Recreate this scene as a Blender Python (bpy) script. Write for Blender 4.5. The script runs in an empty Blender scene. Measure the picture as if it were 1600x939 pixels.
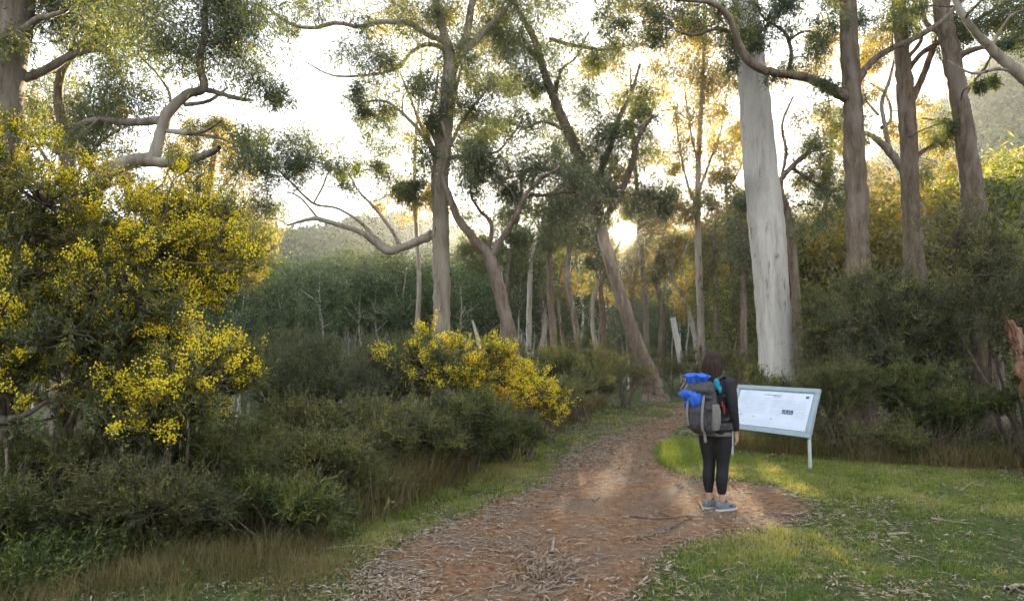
import bpy, math
import numpy as np
from mathutils import Vector, Matrix

S = bpy.context.scene
COL = S.collection
rad = math.radians
rng = np.random.default_rng(11)

# ------------------------------------------------------------------ camera, sky, sun, exposure
FPX = 1022.0                     # focal length in pixels of the 1600 px wide photograph
PITCH = math.atan(75.5 / FPX)
CAMZ = 1.65
cam_d = bpy.data.cameras.new("camera"); cam = bpy.data.objects.new("camera", cam_d); COL.objects.link(cam)
cam_d.lens = 36 * FPX / 1600; cam_d.sensor_width = 36; cam_d.clip_end = 9000; cam_d.clip_start = 0.05
cam.location = (0, 0, CAMZ); cam.rotation_euler = (math.pi/2 + PITCH, 0, 0)
S.camera = cam

def ray(px, py):
    x = (px - 800) / FPX; y = -(py - 469.5) / FPX
    c, s = math.cos(PITCH), math.sin(PITCH)
    return np.array([x, c - y*s, s + y*c])
def P(px, py, Y):
    d = ray(px, py); return np.array([0, 0, CAMZ]) + d * (Y / d[1])
def G(px, py):
    d = ray(px, py); t = -CAMZ / d[2]; return np.array([d[0]*t, d[1]*t, 0.0])

sd = ray(975, 362); sd = sd / np.linalg.norm(sd)
SUN_EL = math.asin(sd[2]); SUN_AZ = math.atan2(sd[0], sd[1])     # azimuth from +Y towards +X
world = bpy.data.worlds.new("World"); S.world = world; world.use_nodes = True
nt = world.node_tree; bg = nt.nodes["Background"]
sky = nt.nodes.new("ShaderNodeTexSky"); sky.sky_type = 'NISHITA'; sky.sun_disc = False
sky.sun_elevation = SUN_EL; sky.sun_rotation = SUN_AZ
sky.air_density = 1.0; sky.dust_density = 1.0; sky.ozone_density = 1.0; sky.altitude = 300
# thin bright cloud veil over the clear sky: evens out the glare round the sun
cap = nt.nodes.new("ShaderNodeVectorMath"); cap.operation = 'MINIMUM'; nt.links.new(sky.outputs[0], cap.inputs[0]); cap.inputs[1].default_value = (1.05, 1.1, 1.2)
veil = nt.nodes.new("ShaderNodeMix"); veil.data_type = 'RGBA'; veil.inputs[0].default_value = .62
nt.links.new(cap.outputs[0], veil.inputs[6]); veil.inputs[7].default_value = (.96, 1.02, 1.14, 1)
tcw = nt.nodes.new("ShaderNodeTexCoord"); dt = nt.nodes.new("ShaderNodeVectorMath"); dt.operation = 'DOT_PRODUCT'
nt.links.new(tcw.outputs["Generated"], dt.inputs[0]); dt.inputs[1].default_value = [float(v) for v in sd]
def lobe(prev, power, col):          # the sun's bright disc and the glare of thin cloud round it, part of the sky
    mx_ = nt.nodes.new("ShaderNodeMath"); mx_.operation = 'MAXIMUM'; mx_.inputs[1].default_value = 0; nt.links.new(dt.outputs["Value"], mx_.inputs[0])
    pw = nt.nodes.new("ShaderNodeMath"); pw.operation = 'POWER'; pw.inputs[1].default_value = power; nt.links.new(mx_.outputs[0], pw.inputs[0])
    vm = nt.nodes.new("ShaderNodeVectorMath"); vm.operation = 'SCALE'; vm.inputs[0].default_value = col; nt.links.new(pw.outputs[0], vm.inputs["Scale"])
    ad = nt.nodes.new("ShaderNodeVectorMath"); ad.operation = 'ADD'; nt.links.new(prev, ad.inputs[0]); nt.links.new(vm.outputs[0], ad.inputs[1]); return ad.outputs[0]
wc = lobe(lobe(veil.outputs[2], 40000, (400, 330, 210)), 400, (.9, .6, .25))
nt.links.new(wc, bg.inputs[0]); bg.inputs[1].default_value = 0.15
sun_l = bpy.data.lights.new("sun_light", 'SUN'); sun_l.energy = 3.2; sun_l.angle = rad(0.53); sun_l.color = (1.0, 0.82, 0.57)
sun_o = bpy.data.objects.new("sun_light", sun_l); COL.objects.link(sun_o)
sun_o.rotation_euler = Vector((-sd[0], -sd[1], -sd[2])).to_track_quat('-Z', 'Y').to_euler()
S.view_settings.view_transform = 'Standard'; S.view_settings.look = 'None'
S.view_settings.exposure = 3.72; S.view_settings.gamma = 1.0; S.view_settings.use_curve_mapping = False
S.render.engine = 'CYCLES'
cy = S.cycles
HAZE = .00025
cy.use_denoising = True
cy.max_bounces = 8; cy.diffuse_bounces = 3; cy.glossy_bounces = 2; cy.transmission_bounces = 4
cy.volume_bounces = 0; cy.transparent_max_bounces = 8; cy.sample_clamp_indirect = 6
cy.use_adaptive_sampling = True; cy.adaptive_threshold = 0.02

# ------------------------------------------------------------------ helpers
def tag(o, label=None, cat=None, group=None, kind=None):
    if label: o["label"] = label
    if cat: o["category"] = cat
    if group: o["group"] = group
    if kind: o["kind"] = kind
    return o
def empty(name, loc, label, cat, group=None, rz=0):
    o = bpy.data.objects.new(name, None); COL.objects.link(o)
    o.location = [float(v) for v in loc]; o.rotation_euler = (0, 0, rz); o.empty_display_size = .2
    return tag(o, label, cat, group)

def nrm(a):
    return a / np.maximum(np.linalg.norm(a, axis=-1, keepdims=True), 1e-9)

class MB:
    """collects vertices and faces in numpy blocks, builds one mesh object"""
    def __init__(self): self.v = []; self.q = []; self.t = []; self.qa = []; self.ta = []; self.n = 0; self.qm = []; self.tm = []
    def add(self, v, f, val=None, mi=0):
        v = np.asarray(v, float).reshape(-1, 3); f = np.asarray(f, np.int64)
        val = np.full(len(f), .5) if val is None else np.broadcast_to(np.asarray(val, float), (len(f),))
        if f.shape[1] == 4: self.q.append(f + self.n); self.qa.append(val); self.qm.append(np.full(len(f), mi))
        else: self.t.append(f + self.n); self.ta.append(val); self.tm.append(np.full(len(f), mi))
        self.v.append(v); self.n += len(v)
    def build(self, name, mats, parent=None, origin=(0, 0, 0), smooth=False, attr=True):
        me = bpy.data.meshes.new(name)
        V = np.concatenate(self.v) - np.asarray(origin, float)
        Q = np.concatenate(self.q) if self.q else np.zeros((0, 4), np.int64)
        T = np.concatenate(self.t) if self.t else np.zeros((0, 3), np.int64)
        me.vertices.add(len(V)); me.vertices.foreach_set("co", V.astype(np.float32).ravel())
        nl = Q.size + T.size; me.loops.add(nl)
        me.loops.foreach_set("vertex_index", np.concatenate([Q.ravel(), T.ravel()]).astype(np.int32))
        npoly = len(Q) + len(T); me.polygons.add(npoly)
        st = np.concatenate([np.arange(len(Q))*4, Q.size + np.arange(len(T))*3]).astype(np.int32)
        me.polygons.foreach_set("loop_start", st)
        if attr:
            a = me.attributes.new("v", 'FLOAT', 'FACE')
            a.data.foreach_set("value", np.concatenate(self.qa + self.ta).astype(np.float32))
        me.polygons.foreach_set("material_index", np.concatenate(self.qm + self.tm).astype(np.int32))
        me.polygons.foreach_set("use_smooth", np.full(npoly, smooth))
        me.update(calc_edges=True)
        for m in (mats if isinstance(mats, (list, tuple)) else [mats]): me.materials.append(m)
        o = bpy.data.objects.new(name, me); COL.objects.link(o)
        if parent is not None: o.parent = parent
        else: o.location = [float(c) for c in origin]
        return o
    # many polylines of K points at once -> tubes
    def tubes(self, path, r, sides=4, val=None, mi=0, cap=False, rg=None):
        path = np.asarray(path, float)
        if path.ndim == 2: path = path[None]
        N, K, _ = path.shape
        r = np.broadcast_to(np.asarray(r, float), (N, K))
        t = np.empty_like(path); t[:, 1:-1] = path[:, 2:] - path[:, :-2]; t[:, 0] = path[:, 1]-path[:, 0]; t[:, -1] = path[:, -1]-path[:, -2]
        t = nrm(t)
        m = np.abs(nrm(path[:, -1]-path[:, 0]))
        ref = np.zeros((N, 3)); ref[np.arange(N), np.argmin(m, axis=1)] = 1
        u = nrm(np.cross(t, ref[:, None, :])); w = np.cross(t, u)
        a = np.linspace(0, 2*np.pi, sides, endpoint=False)
        ring = path[:, :, None, :] + r[:, :, None, None]*(np.cos(a)[None, None, :, None]*u[:, :, None, :] + np.sin(a)[None, None, :, None]*w[:, :, None, :])
        idx = np.arange(N*K*sides).reshape(N, K, sides)
        A = idx[:, :-1, :]; B = idx[:, 1:, :]
        f = np.stack([A, np.roll(A, -1, 2), np.roll(B, -1, 2), B], -1).reshape(-1, 4)
        vv = None if val is None else np.repeat(np.broadcast_to(val, (N,)), (K-1)*sides)
        self.add(ring.reshape(-1, 3), f, vv, mi)
    def leaves(self, c, d, n, L, W, val=None, mi=0, fold=0.0):
        """rhombic leaves: base c, direction d, face normal n"""
        N = len(c); L = np.broadcast_to(L, (N,))[:, None]; W = np.broadcast_to(W, (N,))[:, None]
        s = nrm(np.cross(d, n)); n2 = np.cross(s, d)
        m = c + d*L*0.45 + n2*L*fold
        v = np.stack([c, m + s*W*.5, c + d*L, m - s*W*.5], 1).reshape(-1, 3)
        self.add(v, np.arange(N*4).reshape(N, 4), val, mi)
    def box(self, lo, hi, M=None, val=None, mi=0):
        x0, y0, z0 = lo; x1, y1, z1 = hi
        v = np.array([[x0,y0,z0],[x1,y0,z0],[x1,y1,z0],[x0,y1,z0],[x0,y0,z1],[x1,y0,z1],[x1,y1,z1],[x0,y1,z1]], float)
        if M is not None:
            M = np.array(M); v = v @ M[:3, :3].T + M[:3, 3]
        self.add(v, [[0,3,2,1],[4,5,6,7],[0,1,5,4],[1,2,6,5],[2,3,7,6],[3,0,4,7]], val, mi)

def rdir(n, r=rng):
    return nrm(r.normal(size=(n, 3)))
def catmull(pts, k):
    pts = np.asarray(pts, float); n = len(pts)
    p = np.vstack([2*pts[0]-pts[1], pts, 2*pts[-1]-pts[-2]])
    out = []
    for i in range(n-1):
        t = np.linspace(0, 1, k, endpoint=False)[:, None]
        a, b, c, d = p[i], p[i+1], p[i+2], p[i+3]
        out.append(.5*((2*b) + (c-a)*t + (2*a-5*b+4*c-d)*t*t + (-a+3*b-3*c+d)*t**3))
    out.append(pts[-1:]); return np.vstack(out)

def hash2(i, j, s=0):
    n = (i*374761393 + j*668265263 + s*974634777) & 0xffffffff
    n = ((n ^ (n >> 13)) * 1274126177) & 0xffffffff
    return ((n ^ (n >> 16)) & 0xffff) / 65535.0
def vnoise(x, y, s=0):
    x = np.asarray(x, float); y = np.asarray(y, float)
    i = np.floor(x).astype(np.int64); j = np.floor(y).astype(np.int64); fx = x-i; fy = y-j
    fx = fx*fx*(3-2*fx); fy = fy*fy*(3-2*fy)
    return (hash2(i, j, s)*(1-fx)+hash2(i+1, j, s)*fx)*(1-fy) + (hash2(i, j+1, s)*(1-fx)+hash2(i+1, j+1, s)*fx)*fy
def fbm(x, y, o=4, s=0):
    r = 0; a = .5
    for k in range(o): r = r + a*vnoise(np.asarray(x)*2**k, np.asarray(y)*2**k, s+k); a *= .5
    return r
def sstep(a, b, x):
    t = np.clip((np.asarray(x, float)-a)/(b-a), 0, 1); return t*t*(3-2*t)

# ------------------------------------------------------------------ materials
def newmat(name):
    m = bpy.data.materials.new(name); m.use_nodes = True; nt = m.node_tree
    for n in list(nt.nodes): nt.nodes.remove(n)
    out = nt.nodes.new("ShaderNodeOutputMaterial"); return m, nt, out
def ramp(nt, cols, pos=None):
    r = nt.nodes.new("ShaderNodeValToRGB"); e = r.color_ramp.elements
    pos = pos or np.linspace(0, 1, len(cols))
    e[0].position = pos[0]; e[0].color = (*cols[0], 1); e[1].position = pos[-1]; e[1].color = (*cols[-1], 1)
    for c, p in zip(cols[1:-1], pos[1:-1]):
        x = e.new(p); x.color = (*c, 1)
    return r
def leafmat(name, cols, trans=0.5, tcol=(1.25, 1.15, .45), gloss=.06, rough=.45):
    m, nt, out = newmat(name); N = nt.nodes; Lk = nt.links
    a = N.new("ShaderNodeAttribute"); a.attribute_name = "v"
    r = ramp(nt, cols); Lk.new(a.outputs["Fac"], r.inputs[0])
    mul = N.new("ShaderNodeMix"); mul.data_type = 'RGBA'; mul.blend_type = 'MULTIPLY'; mul.inputs[0].default_value = 1
    Lk.new(r.outputs[0], mul.inputs[6]); mul.inputs[7].default_value = (*tcol, 1); mul.clamp_result = False
    d = N.new("ShaderNodeBsdfDiffuse"); Lk.new(r.outputs[0], d.inputs[0])
    t = N.new("ShaderNodeBsdfTranslucent"); Lk.new(mul.outputs[2], t.inputs[0])
    mx = N.new("ShaderNodeMixShader"); mx.inputs[0].default_value = trans
    Lk.new(d.outputs[0], mx.inputs[1]); Lk.new(t.outputs[0], mx.inputs[2])
    last = mx
    if gloss > 0:
        g = N.new("ShaderNodeBsdfGlossy"); g.inputs["Roughness"].default_value = rough
        m2 = N.new("ShaderNodeMixShader"); m2.inputs[0].default_value = gloss
        Lk.new(mx.outputs[0], m2.inputs[1]); Lk.new(g.outputs[0], m2.inputs[2]); last = m2
    Lk.new(last.outputs[0], out.inputs[0]); return m
def barkmat(name, cols, pos=None, scale=(9, 9, 1.2), bump=.5, blotch=None, det=2.0, scar=None):
    """stretched noise bark; blotch = colour of the large patches"""
    m, nt, out = newmat(name); N = nt.nodes; Lk = nt.links
    tc = N.new("ShaderNodeTexCoord"); mp = N.new("ShaderNodeMapping"); mp.inputs["Scale"].default_value = scale
    Lk.new(tc.outputs["Object"], mp.inputs[0])
    n1 = N.new("ShaderNodeTexNoise"); n1.inputs["Scale"].default_value = 1; n1.inputs["Detail"].default_value = 8; n1.inputs["Roughness"].default_value = .68
    n1.inputs["Distortion"].default_value = .4
    Lk.new(mp.outputs[0], n1.inputs[0])
    r = ramp(nt, cols, pos); Lk.new(n1.outputs[0], r.inputs[0]); c = r.outputs[0]
    if blotch:
        n2 = N.new("ShaderNodeTexNoise"); n2.inputs["Scale"].default_value = det; n2.inputs["Detail"].default_value = 5
        mp2 = N.new("ShaderNodeMapping"); mp2.inputs["Scale"].default_value = (1, 1, .32); Lk.new(tc.outputs["Object"], mp2.inputs[0]); Lk.new(mp2.outputs[0], n2.inputs[0])
        r2 = ramp(nt, [(0, 0, 0), (1, 1, 1)], [.55, .66]); Lk.new(n2.outputs[0], r2.inputs[0])
        mx = N.new("ShaderNodeMix"); mx.data_type = 'RGBA'; Lk.new(r2.outputs[0], mx.inputs[0]); Lk.new(c, mx.inputs[6]); mx.inputs[7].default_value = (*blotch, 1)
        c = mx.outputs[2]
    if scar:
        n3 = N.new("ShaderNodeTexNoise"); n3.inputs["Scale"].default_value = 1; n3.inputs["Detail"].default_value = 6; n3.inputs["Roughness"].default_value = .7
        mp3 = N.new("ShaderNodeMapping"); mp3.inputs["Scale"].default_value = (5, 5, 1.1); mp3.inputs["Location"].default_value = (3, 1, 7); Lk.new(tc.outputs["Object"], mp3.inputs[0]); Lk.new(mp3.outputs[0], n3.inputs[0])
        r3 = ramp(nt, [(0, 0, 0), (1, 1, 1)], [.58, .64]); Lk.new(n3.outputs[0], r3.inputs[0])
        mx3 = N.new("ShaderNodeMix"); mx3.data_type = 'RGBA'; Lk.new(r3.outputs[0], mx3.inputs[0]); Lk.new(c, mx3.inputs[6]); mx3.inputs[7].default_value = (*scar, 1); c = mx3.outputs[2]
    b = N.new("ShaderNodeBsdfPrincipled"); b.inputs["Roughness"].default_value = .85; b.inputs["Specular IOR Level"].default_value = .2
    Lk.new(c, b.inputs["Base Color"])
    bp = N.new("ShaderNodeBump"); bp.inputs["Strength"].default_value = bump; bp.inputs["Distance"].default_value = .02
    Lk.new(n1.outputs[0], bp.inputs["Height"]); Lk.new(bp.outputs[0], b.inputs["Normal"])
    Lk.new(b.outputs[0], out.inputs[0]); return m
def plain(name, col, rough=.6, var=.15, scale=20, spec=.3, bump=0, metal=0):
    m, nt, out = newmat(name); N = nt.nodes; Lk = nt.links
    tc = N.new("ShaderNodeTexCoord"); n1 = N.new("ShaderNodeTexNoise"); n1.inputs["Scale"].default_value = scale; n1.inputs["Detail"].default_value = 4
    Lk.new(tc.outputs["Object"], n1.inputs[0])
    c = np.array(col); r = ramp(nt, [tuple(c*(1-var)), tuple(np.minimum(c*(1+var), 1))], [.3, .7]); Lk.new(n1.outputs[0], r.inputs[0])
    b = N.new("ShaderNodeBsdfPrincipled"); b.inputs["Roughness"].default_value = rough; b.inputs["Specular IOR Level"].default_value = spec
    b.inputs["Metallic"].default_value = metal
    Lk.new(r.outputs[0], b.inputs["Base Color"])
    if bump:
        bp = N.new("ShaderNodeBump"); bp.inputs["Strength"].default_value = bump; bp.inputs["Distance"].default_value = .01
        Lk.new(n1.outputs[0], bp.inputs["Height"]); Lk.new(bp.outputs[0], b.inputs["Normal"])
    Lk.new(b.outputs[0], out.inputs[0]); return m

M = {}
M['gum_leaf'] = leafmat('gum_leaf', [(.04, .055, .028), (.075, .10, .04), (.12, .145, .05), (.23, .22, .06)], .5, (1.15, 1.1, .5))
M['gold_leaf'] = leafmat('gold_leaf', [(.12, .13, .03), (.19, .185, .04), (.27, .225, .05), (.34, .23, .05)], .6, (1.25, 1.08, .48))  # leaf of the sunlit crowns: the low sun's gold is put into its colour
M['far_leaf'] = leafmat('far_leaf', [(.045, .065, .035), (.07, .10, .05), (.10, .135, .06), (.15, .17, .07)], .15, gloss=0)
M['wattle_leaf'] = leafmat('wattle_leaf', [(.035, .055, .012), (.08, .105, .02), (.15, .165, .025), (.28, .25, .035)], .5)
M['tea_leaf'] = leafmat('tea_leaf', [(.026, .038, .010), (.06, .082, .018), (.125, .15, .032), (.26, .24, .065)], .4, gloss=.03)
M['scrub_leaf'] = leafmat('scrub_leaf', [(.020, .030, .010), (.05, .07, .018), (.11, .145, .034), (.28, .27, .07)], .45, gloss=.05)
M['dry_leaf'] = leafmat('dry_leaf', [(.06, .035, .02), (.10, .065, .035), (.17, .12, .06), (.09, .09, .03)], .35, (1.1, 1, .7), gloss=0)
M['flower'] = leafmat('flower', [(.86, .64, .03), (.90, .74, .05), (.93, .83, .12)], .35, (1.05, 1, .5), gloss=0)
M['grass'] = leafmat('grass', [(.075, .13, .02), (.15, .21, .03), (.25, .26, .06), (.42, .35, .17)], .5, (1.2, 1.2, .4), gloss=.03)
M['straw'] = leafmat('straw', [(.07, .085, .025), (.13, .12, .04), (.22, .16, .07), (.34, .26, .13)], .4, (1.1, 1, .6), gloss=.02)
M['litter'] = leafmat('litter', [(.10, .05, .03), (.20, .12, .07), (.30, .215, .145), (.42, .335, .255)], .15, (1, .9, .7), gloss=.05)
M['white_bark'] = barkmat('white_bark', [(.29, .25, .205), (.46, .42, .37), (.57, .53, .48)], [.3, .5, .7], (7, 7, .8), .5, (.30, .27, .24), 1.3, (.20, .16, .13))
M['brown_bark'] = barkmat('brown_bark', [(.06, .044, .030), (.155, .112, .08), (.26, .20, .15)], [.3, .5, .72], (11, 11, 2.2), 1.4, (.22, .17, .14), 2.5)
M['grey_bark'] = barkmat('grey_bark', [(.08, .06, .045), (.17, .135, .10), (.28, .235, .185)], [.3, .5, .72], (8, 8, 1.5), .7, (.34, .29, .23), 1.6)
M['pale_bark'] = barkmat('pale_bark', [(.13, .10, .075), (.27, .22, .165), (.42, .36, .29)], [.3, .5, .72], (6, 6, .8), .5, (.34, .29, .23), 1.4, (.09, .06, .04))
M['stem'] = barkmat('stem', [(.05, .035, .03), (.12, .09, .07), (.22, .17, .13)], [.3, .5, .72], (20, 20, 5), .3)
M['deadwood'] = barkmat('deadwood', [(.12, .085, .06), (.25, .19, .14), (.42, .35, .28)], [.3, .5, .72], (20, 20, 20), .4)

# ------------------------------------------------------------------ terrain
RX = np.array([-1500, -400, 200, 480, 560, 620, 700, 800, 975, 1100, 1250, 1380, 1450, 1600, 1800, 2600, 4000])
RY = np.array([330, 350, 400, 385, 362, 352, 362, 405, 402, 395, 365, 305, 262, 190, 150, 140, 140])
def H(x, y):
    x = np.asarray(x, float); y = np.asarray(y, float)
    # land falls to the river flat on the left of a line along the track
    nx, ny = -.9, .435
    d = (x+1.6)*nx + (y-7.5)*ny
    h = -2.2*sstep(0.8, 14, d)*sstep(5, 14, y)
    h = h + .38*np.maximum(0, x-13-.0*y)*sstep(16, 45, y)*(1-sstep(60, 140, y)*.6)
    px = 800 + FPX*x/np.maximum(y, 5)
    R = np.hypot(x, y)
    ridge = (545-np.interp(px, RX, RY))/FPX*230
    h = h + (ridge-h)*sstep(100, 230, R)*sstep(0, 40, y)
    h = h + 5*(fbm(x/30, y/30, 3, 7)-.45)*sstep(100, 180, R)
    h = h + .25*(fbm(x/6, y/6, 3, 3)-.45)*sstep(9, 20, np.hypot(x-3, y-7)) + .03*(fbm(x*1.7, y*1.7, 3, 5)-.45)
    return h

PATH_PX = [(420, 1010), (562, 925), (664, 850), (755, 796), (866, 740), (902, 714), (947, 690), (1003, 668), (1046, 648), (1060, 632), (1095, 622),
           (1120, 624), (1100, 634), (1078, 650), (1062, 668), (1036, 690), (1026, 714), (1040, 738), (1085, 750), (1150, 752), (1215, 760), (1262, 785),
           (1255, 806), (1190, 818), (1120, 828), (1060, 850), (1028, 880), (1008, 930), (1000, 1010)]
PP = np.array([G(*p)[:2] for p in PATH_PX])
def path_sd(x, y):
    """signed distance to the path polygon, positive inside"""
    x = np.asarray(x, float); y = np.asarray(y, float); sh = x.shape; x = x.ravel(); y = y.ravel()
    best = np.full(x.shape, 1e9); ins = np.zeros(x.shape, bool); n = len(PP)
    for i in range(n):
        ax, ay = PP[i]; bx, by = PP[(i+1) % n]; ex, ey = bx-ax, by-ay
        t = np.clip(((x-ax)*ex+(y-ay)*ey)/(ex*ex+ey*ey), 0, 1)
        best = np.minimum(best, np.hypot(x-ax-t*ex, y-ay-t*ey))
        with np.errstate(divide='ignore', invalid='ignore'):
            c = ((ay > y) != (by > y)) & (x < (bx-ax)*(y-ay)/(by-ay)+ax)
        ins ^= c
    s = np.where(ins, best, -best)
    s = s + .55*(fbm(x*1.1, y*1.1, 4, 21)-.47)
    return s.reshape(sh)

def spaced(lo, hi, st, far_lo, far_hi, g=1.09):
    mid = np.arange(lo, hi+1e-6, st); a = []; s = st; x = lo
    while x > far_lo: s = min(s*g, 14); x -= s; a.append(x)
    b = []; s = st; x = mid[-1]
    while x < far_hi: s = min(s*g, 14); x += s; b.append(x)
    return np.concatenate([a[::-1], mid, b])
gx = spaced(-3, 7.5, .055, -420, 420, 1.07); gy = spaced(2.8, 20, .055, -120, 420, 1.07)
X, Yg = np.meshgrid(gx, gy)
Z = H(X, Yg); sdm = path_sd(X, Yg)
Z = Z - .035*sstep(-.1, .5, sdm) + .012*(fbm(X*6, Yg*6, 3, 9)-.45)*(np.hypot(X-2, Yg-8) < 20)
def groundmat(name):
    m, nt, out = newmat(name); N = nt.nodes; Lk = nt.links
    tc = N.new("ShaderNodeTexCoord")
    at = N.new("ShaderNodeAttribute"); at.attribute_name = "pd"
    def noise(s, d=6, r=.6):
        n = N.new("ShaderNodeTexNoise"); n.inputs["Scale"].default_value = s; n.inputs["Detail"].default_value = d; n.inputs["Roughness"].default_value = r
        Lk.new(tc.outputs["Object"], n.inputs[0]); return n
    n1 = noise(1.6); n2 = noise(14); n3 = noise(60, 4); n4 = noise(.35, 4)
    dirt = ramp(nt, [(.12, .055, .030), (.23, .120, .062), (.33, .20, .12)], [.3, .5, .72]); Lk.new(n2.outputs[0], dirt.inputs[0])
    dirt2 = ramp(nt, [(.10, .062, .040), (.19, .128, .088), (.29, .21, .15)], [.3, .5, .7]); Lk.new(n3.outputs[0], dirt2.inputs[0])
    def mix(f, a, b):
        x = N.new("ShaderNodeMix"); x.data_type = 'RGBA'
        Lk.new(f, x.inputs[0]); Lk.new(a, x.inputs[6]); Lk.new(b, x.inputs[7]); return x.outputs[2]
    rr = ramp(nt, [(0, 0, 0), (1, 1, 1)], [.45, .62]); Lk.new(n1.outputs[0], rr.inputs[0])
    dcol = mix(rr.outputs[0], dirt.outputs[0], dirt2.outputs[0])
    soil = ramp(nt, [(.035, .045, .015), (.07, .085, .03), (.12, .11, .05)], [.35, .5, .68]); Lk.new(n2.outputs[0], soil.inputs[0])
    mr = N.new("ShaderNodeMapRange"); mr.inputs[1].default_value = -.12; mr.inputs[2].default_value = .10; mr.interpolation_type = 'SMOOTHSTEP'
    ad = N.new("ShaderNodeMath"); ad.operation = 'MULTIPLY_ADD'; Lk.new(n2.outputs[0], ad.inputs[0]); ad.inputs[1].default_value = .5
    sb = N.new("ShaderNodeMath"); sb.operation = 'SUBTRACT'; Lk.new(at.outputs["Fac"], sb.inputs[0]); sb.inputs[1].default_value = .25
    Lk.new(sb.outputs[0], ad.inputs[2]); Lk.new(ad.outputs[0], mr.inputs[0])
    col = mix(mr.outputs[0], soil.outputs[0], dcol)
    b = N.new("ShaderNodeBsdfPrincipled"); b.inputs["Roughness"].default_value = .95; b.inputs["Specular IOR Level"].default_value = .1
    Lk.new(col, b.inputs["Base Color"])
    bp = N.new("ShaderNodeBump"); bp.inputs["Strength"].default_value = .9; bp.inputs["Distance"].default_value = .03
    Lk.new(n3.outputs[0], bp.inputs["Height"]); bp2 = N.new("ShaderNodeBump"); bp2.inputs["Strength"].default_value = .7; bp2.inputs["Distance"].default_value = .06
    Lk.new(n2.outputs[0], bp2.inputs["Height"]); Lk.new(bp.outputs[0], bp2.inputs["Normal"]); Lk.new(bp2.outputs[0], b.inputs["Normal"])
    Lk.new(b.outputs[0], out.inputs[0]); return m
M['ground'] = groundmat('ground_soil')
ny_, nx_ = X.shape
idx = np.arange(ny_*nx_).reshape(ny_, nx_)
F = np.stack([idx[:-1, :-1], idx[:-1, 1:], idx[1:, 1:], idx[1:, :-1]], -1).reshape(-1, 4)
VV = np.stack([X, Yg, Z], -1).reshape(-1, 3); SDF = sdm.ravel()
fm = SDF[F].mean(1) > 0
for nm, sel in (("ground", ~fm), ("path", fm)):
    f = F[sel]; u, inv = np.unique(f, return_inverse=True)
    mb = MB(); mb.add(VV[u], inv.reshape(-1, 4))
    o = mb.build(nm, M['ground'], smooth=True, attr=False)
    a = o.data.attributes.new("pd", 'FLOAT', 'POINT'); a.data.foreach_set("value", SDF[u].astype(np.float32))
    tag(o, kind="structure")
def gz(x, y): return H(x, y) - .035*sstep(-.1, .5, path_sd(x, y))

# ------------------------------------------------------------------ woody plants
def wiggle(A, B, K, amp, r, up=0.0):
    """N curved polylines from A to B"""
    A = np.asarray(A, float); B = np.asarray(B, float); N = len(A)
    t = np.linspace(0, 1, K)[None, :, None]
    L = np.linalg.norm(B-A, axis=1)[:, None, None]
    o1 = r.normal(size=(N, 1, 3))*amp; o2 = r.normal(size=(N, 1, 3))*amp*.6; o1[..., 2] += up
    return A[:, None]*(1-t) + B[:, None]*t + L*(np.sin(np.pi*t)*o1 + np.sin(2*np.pi*t)*o2)

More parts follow.
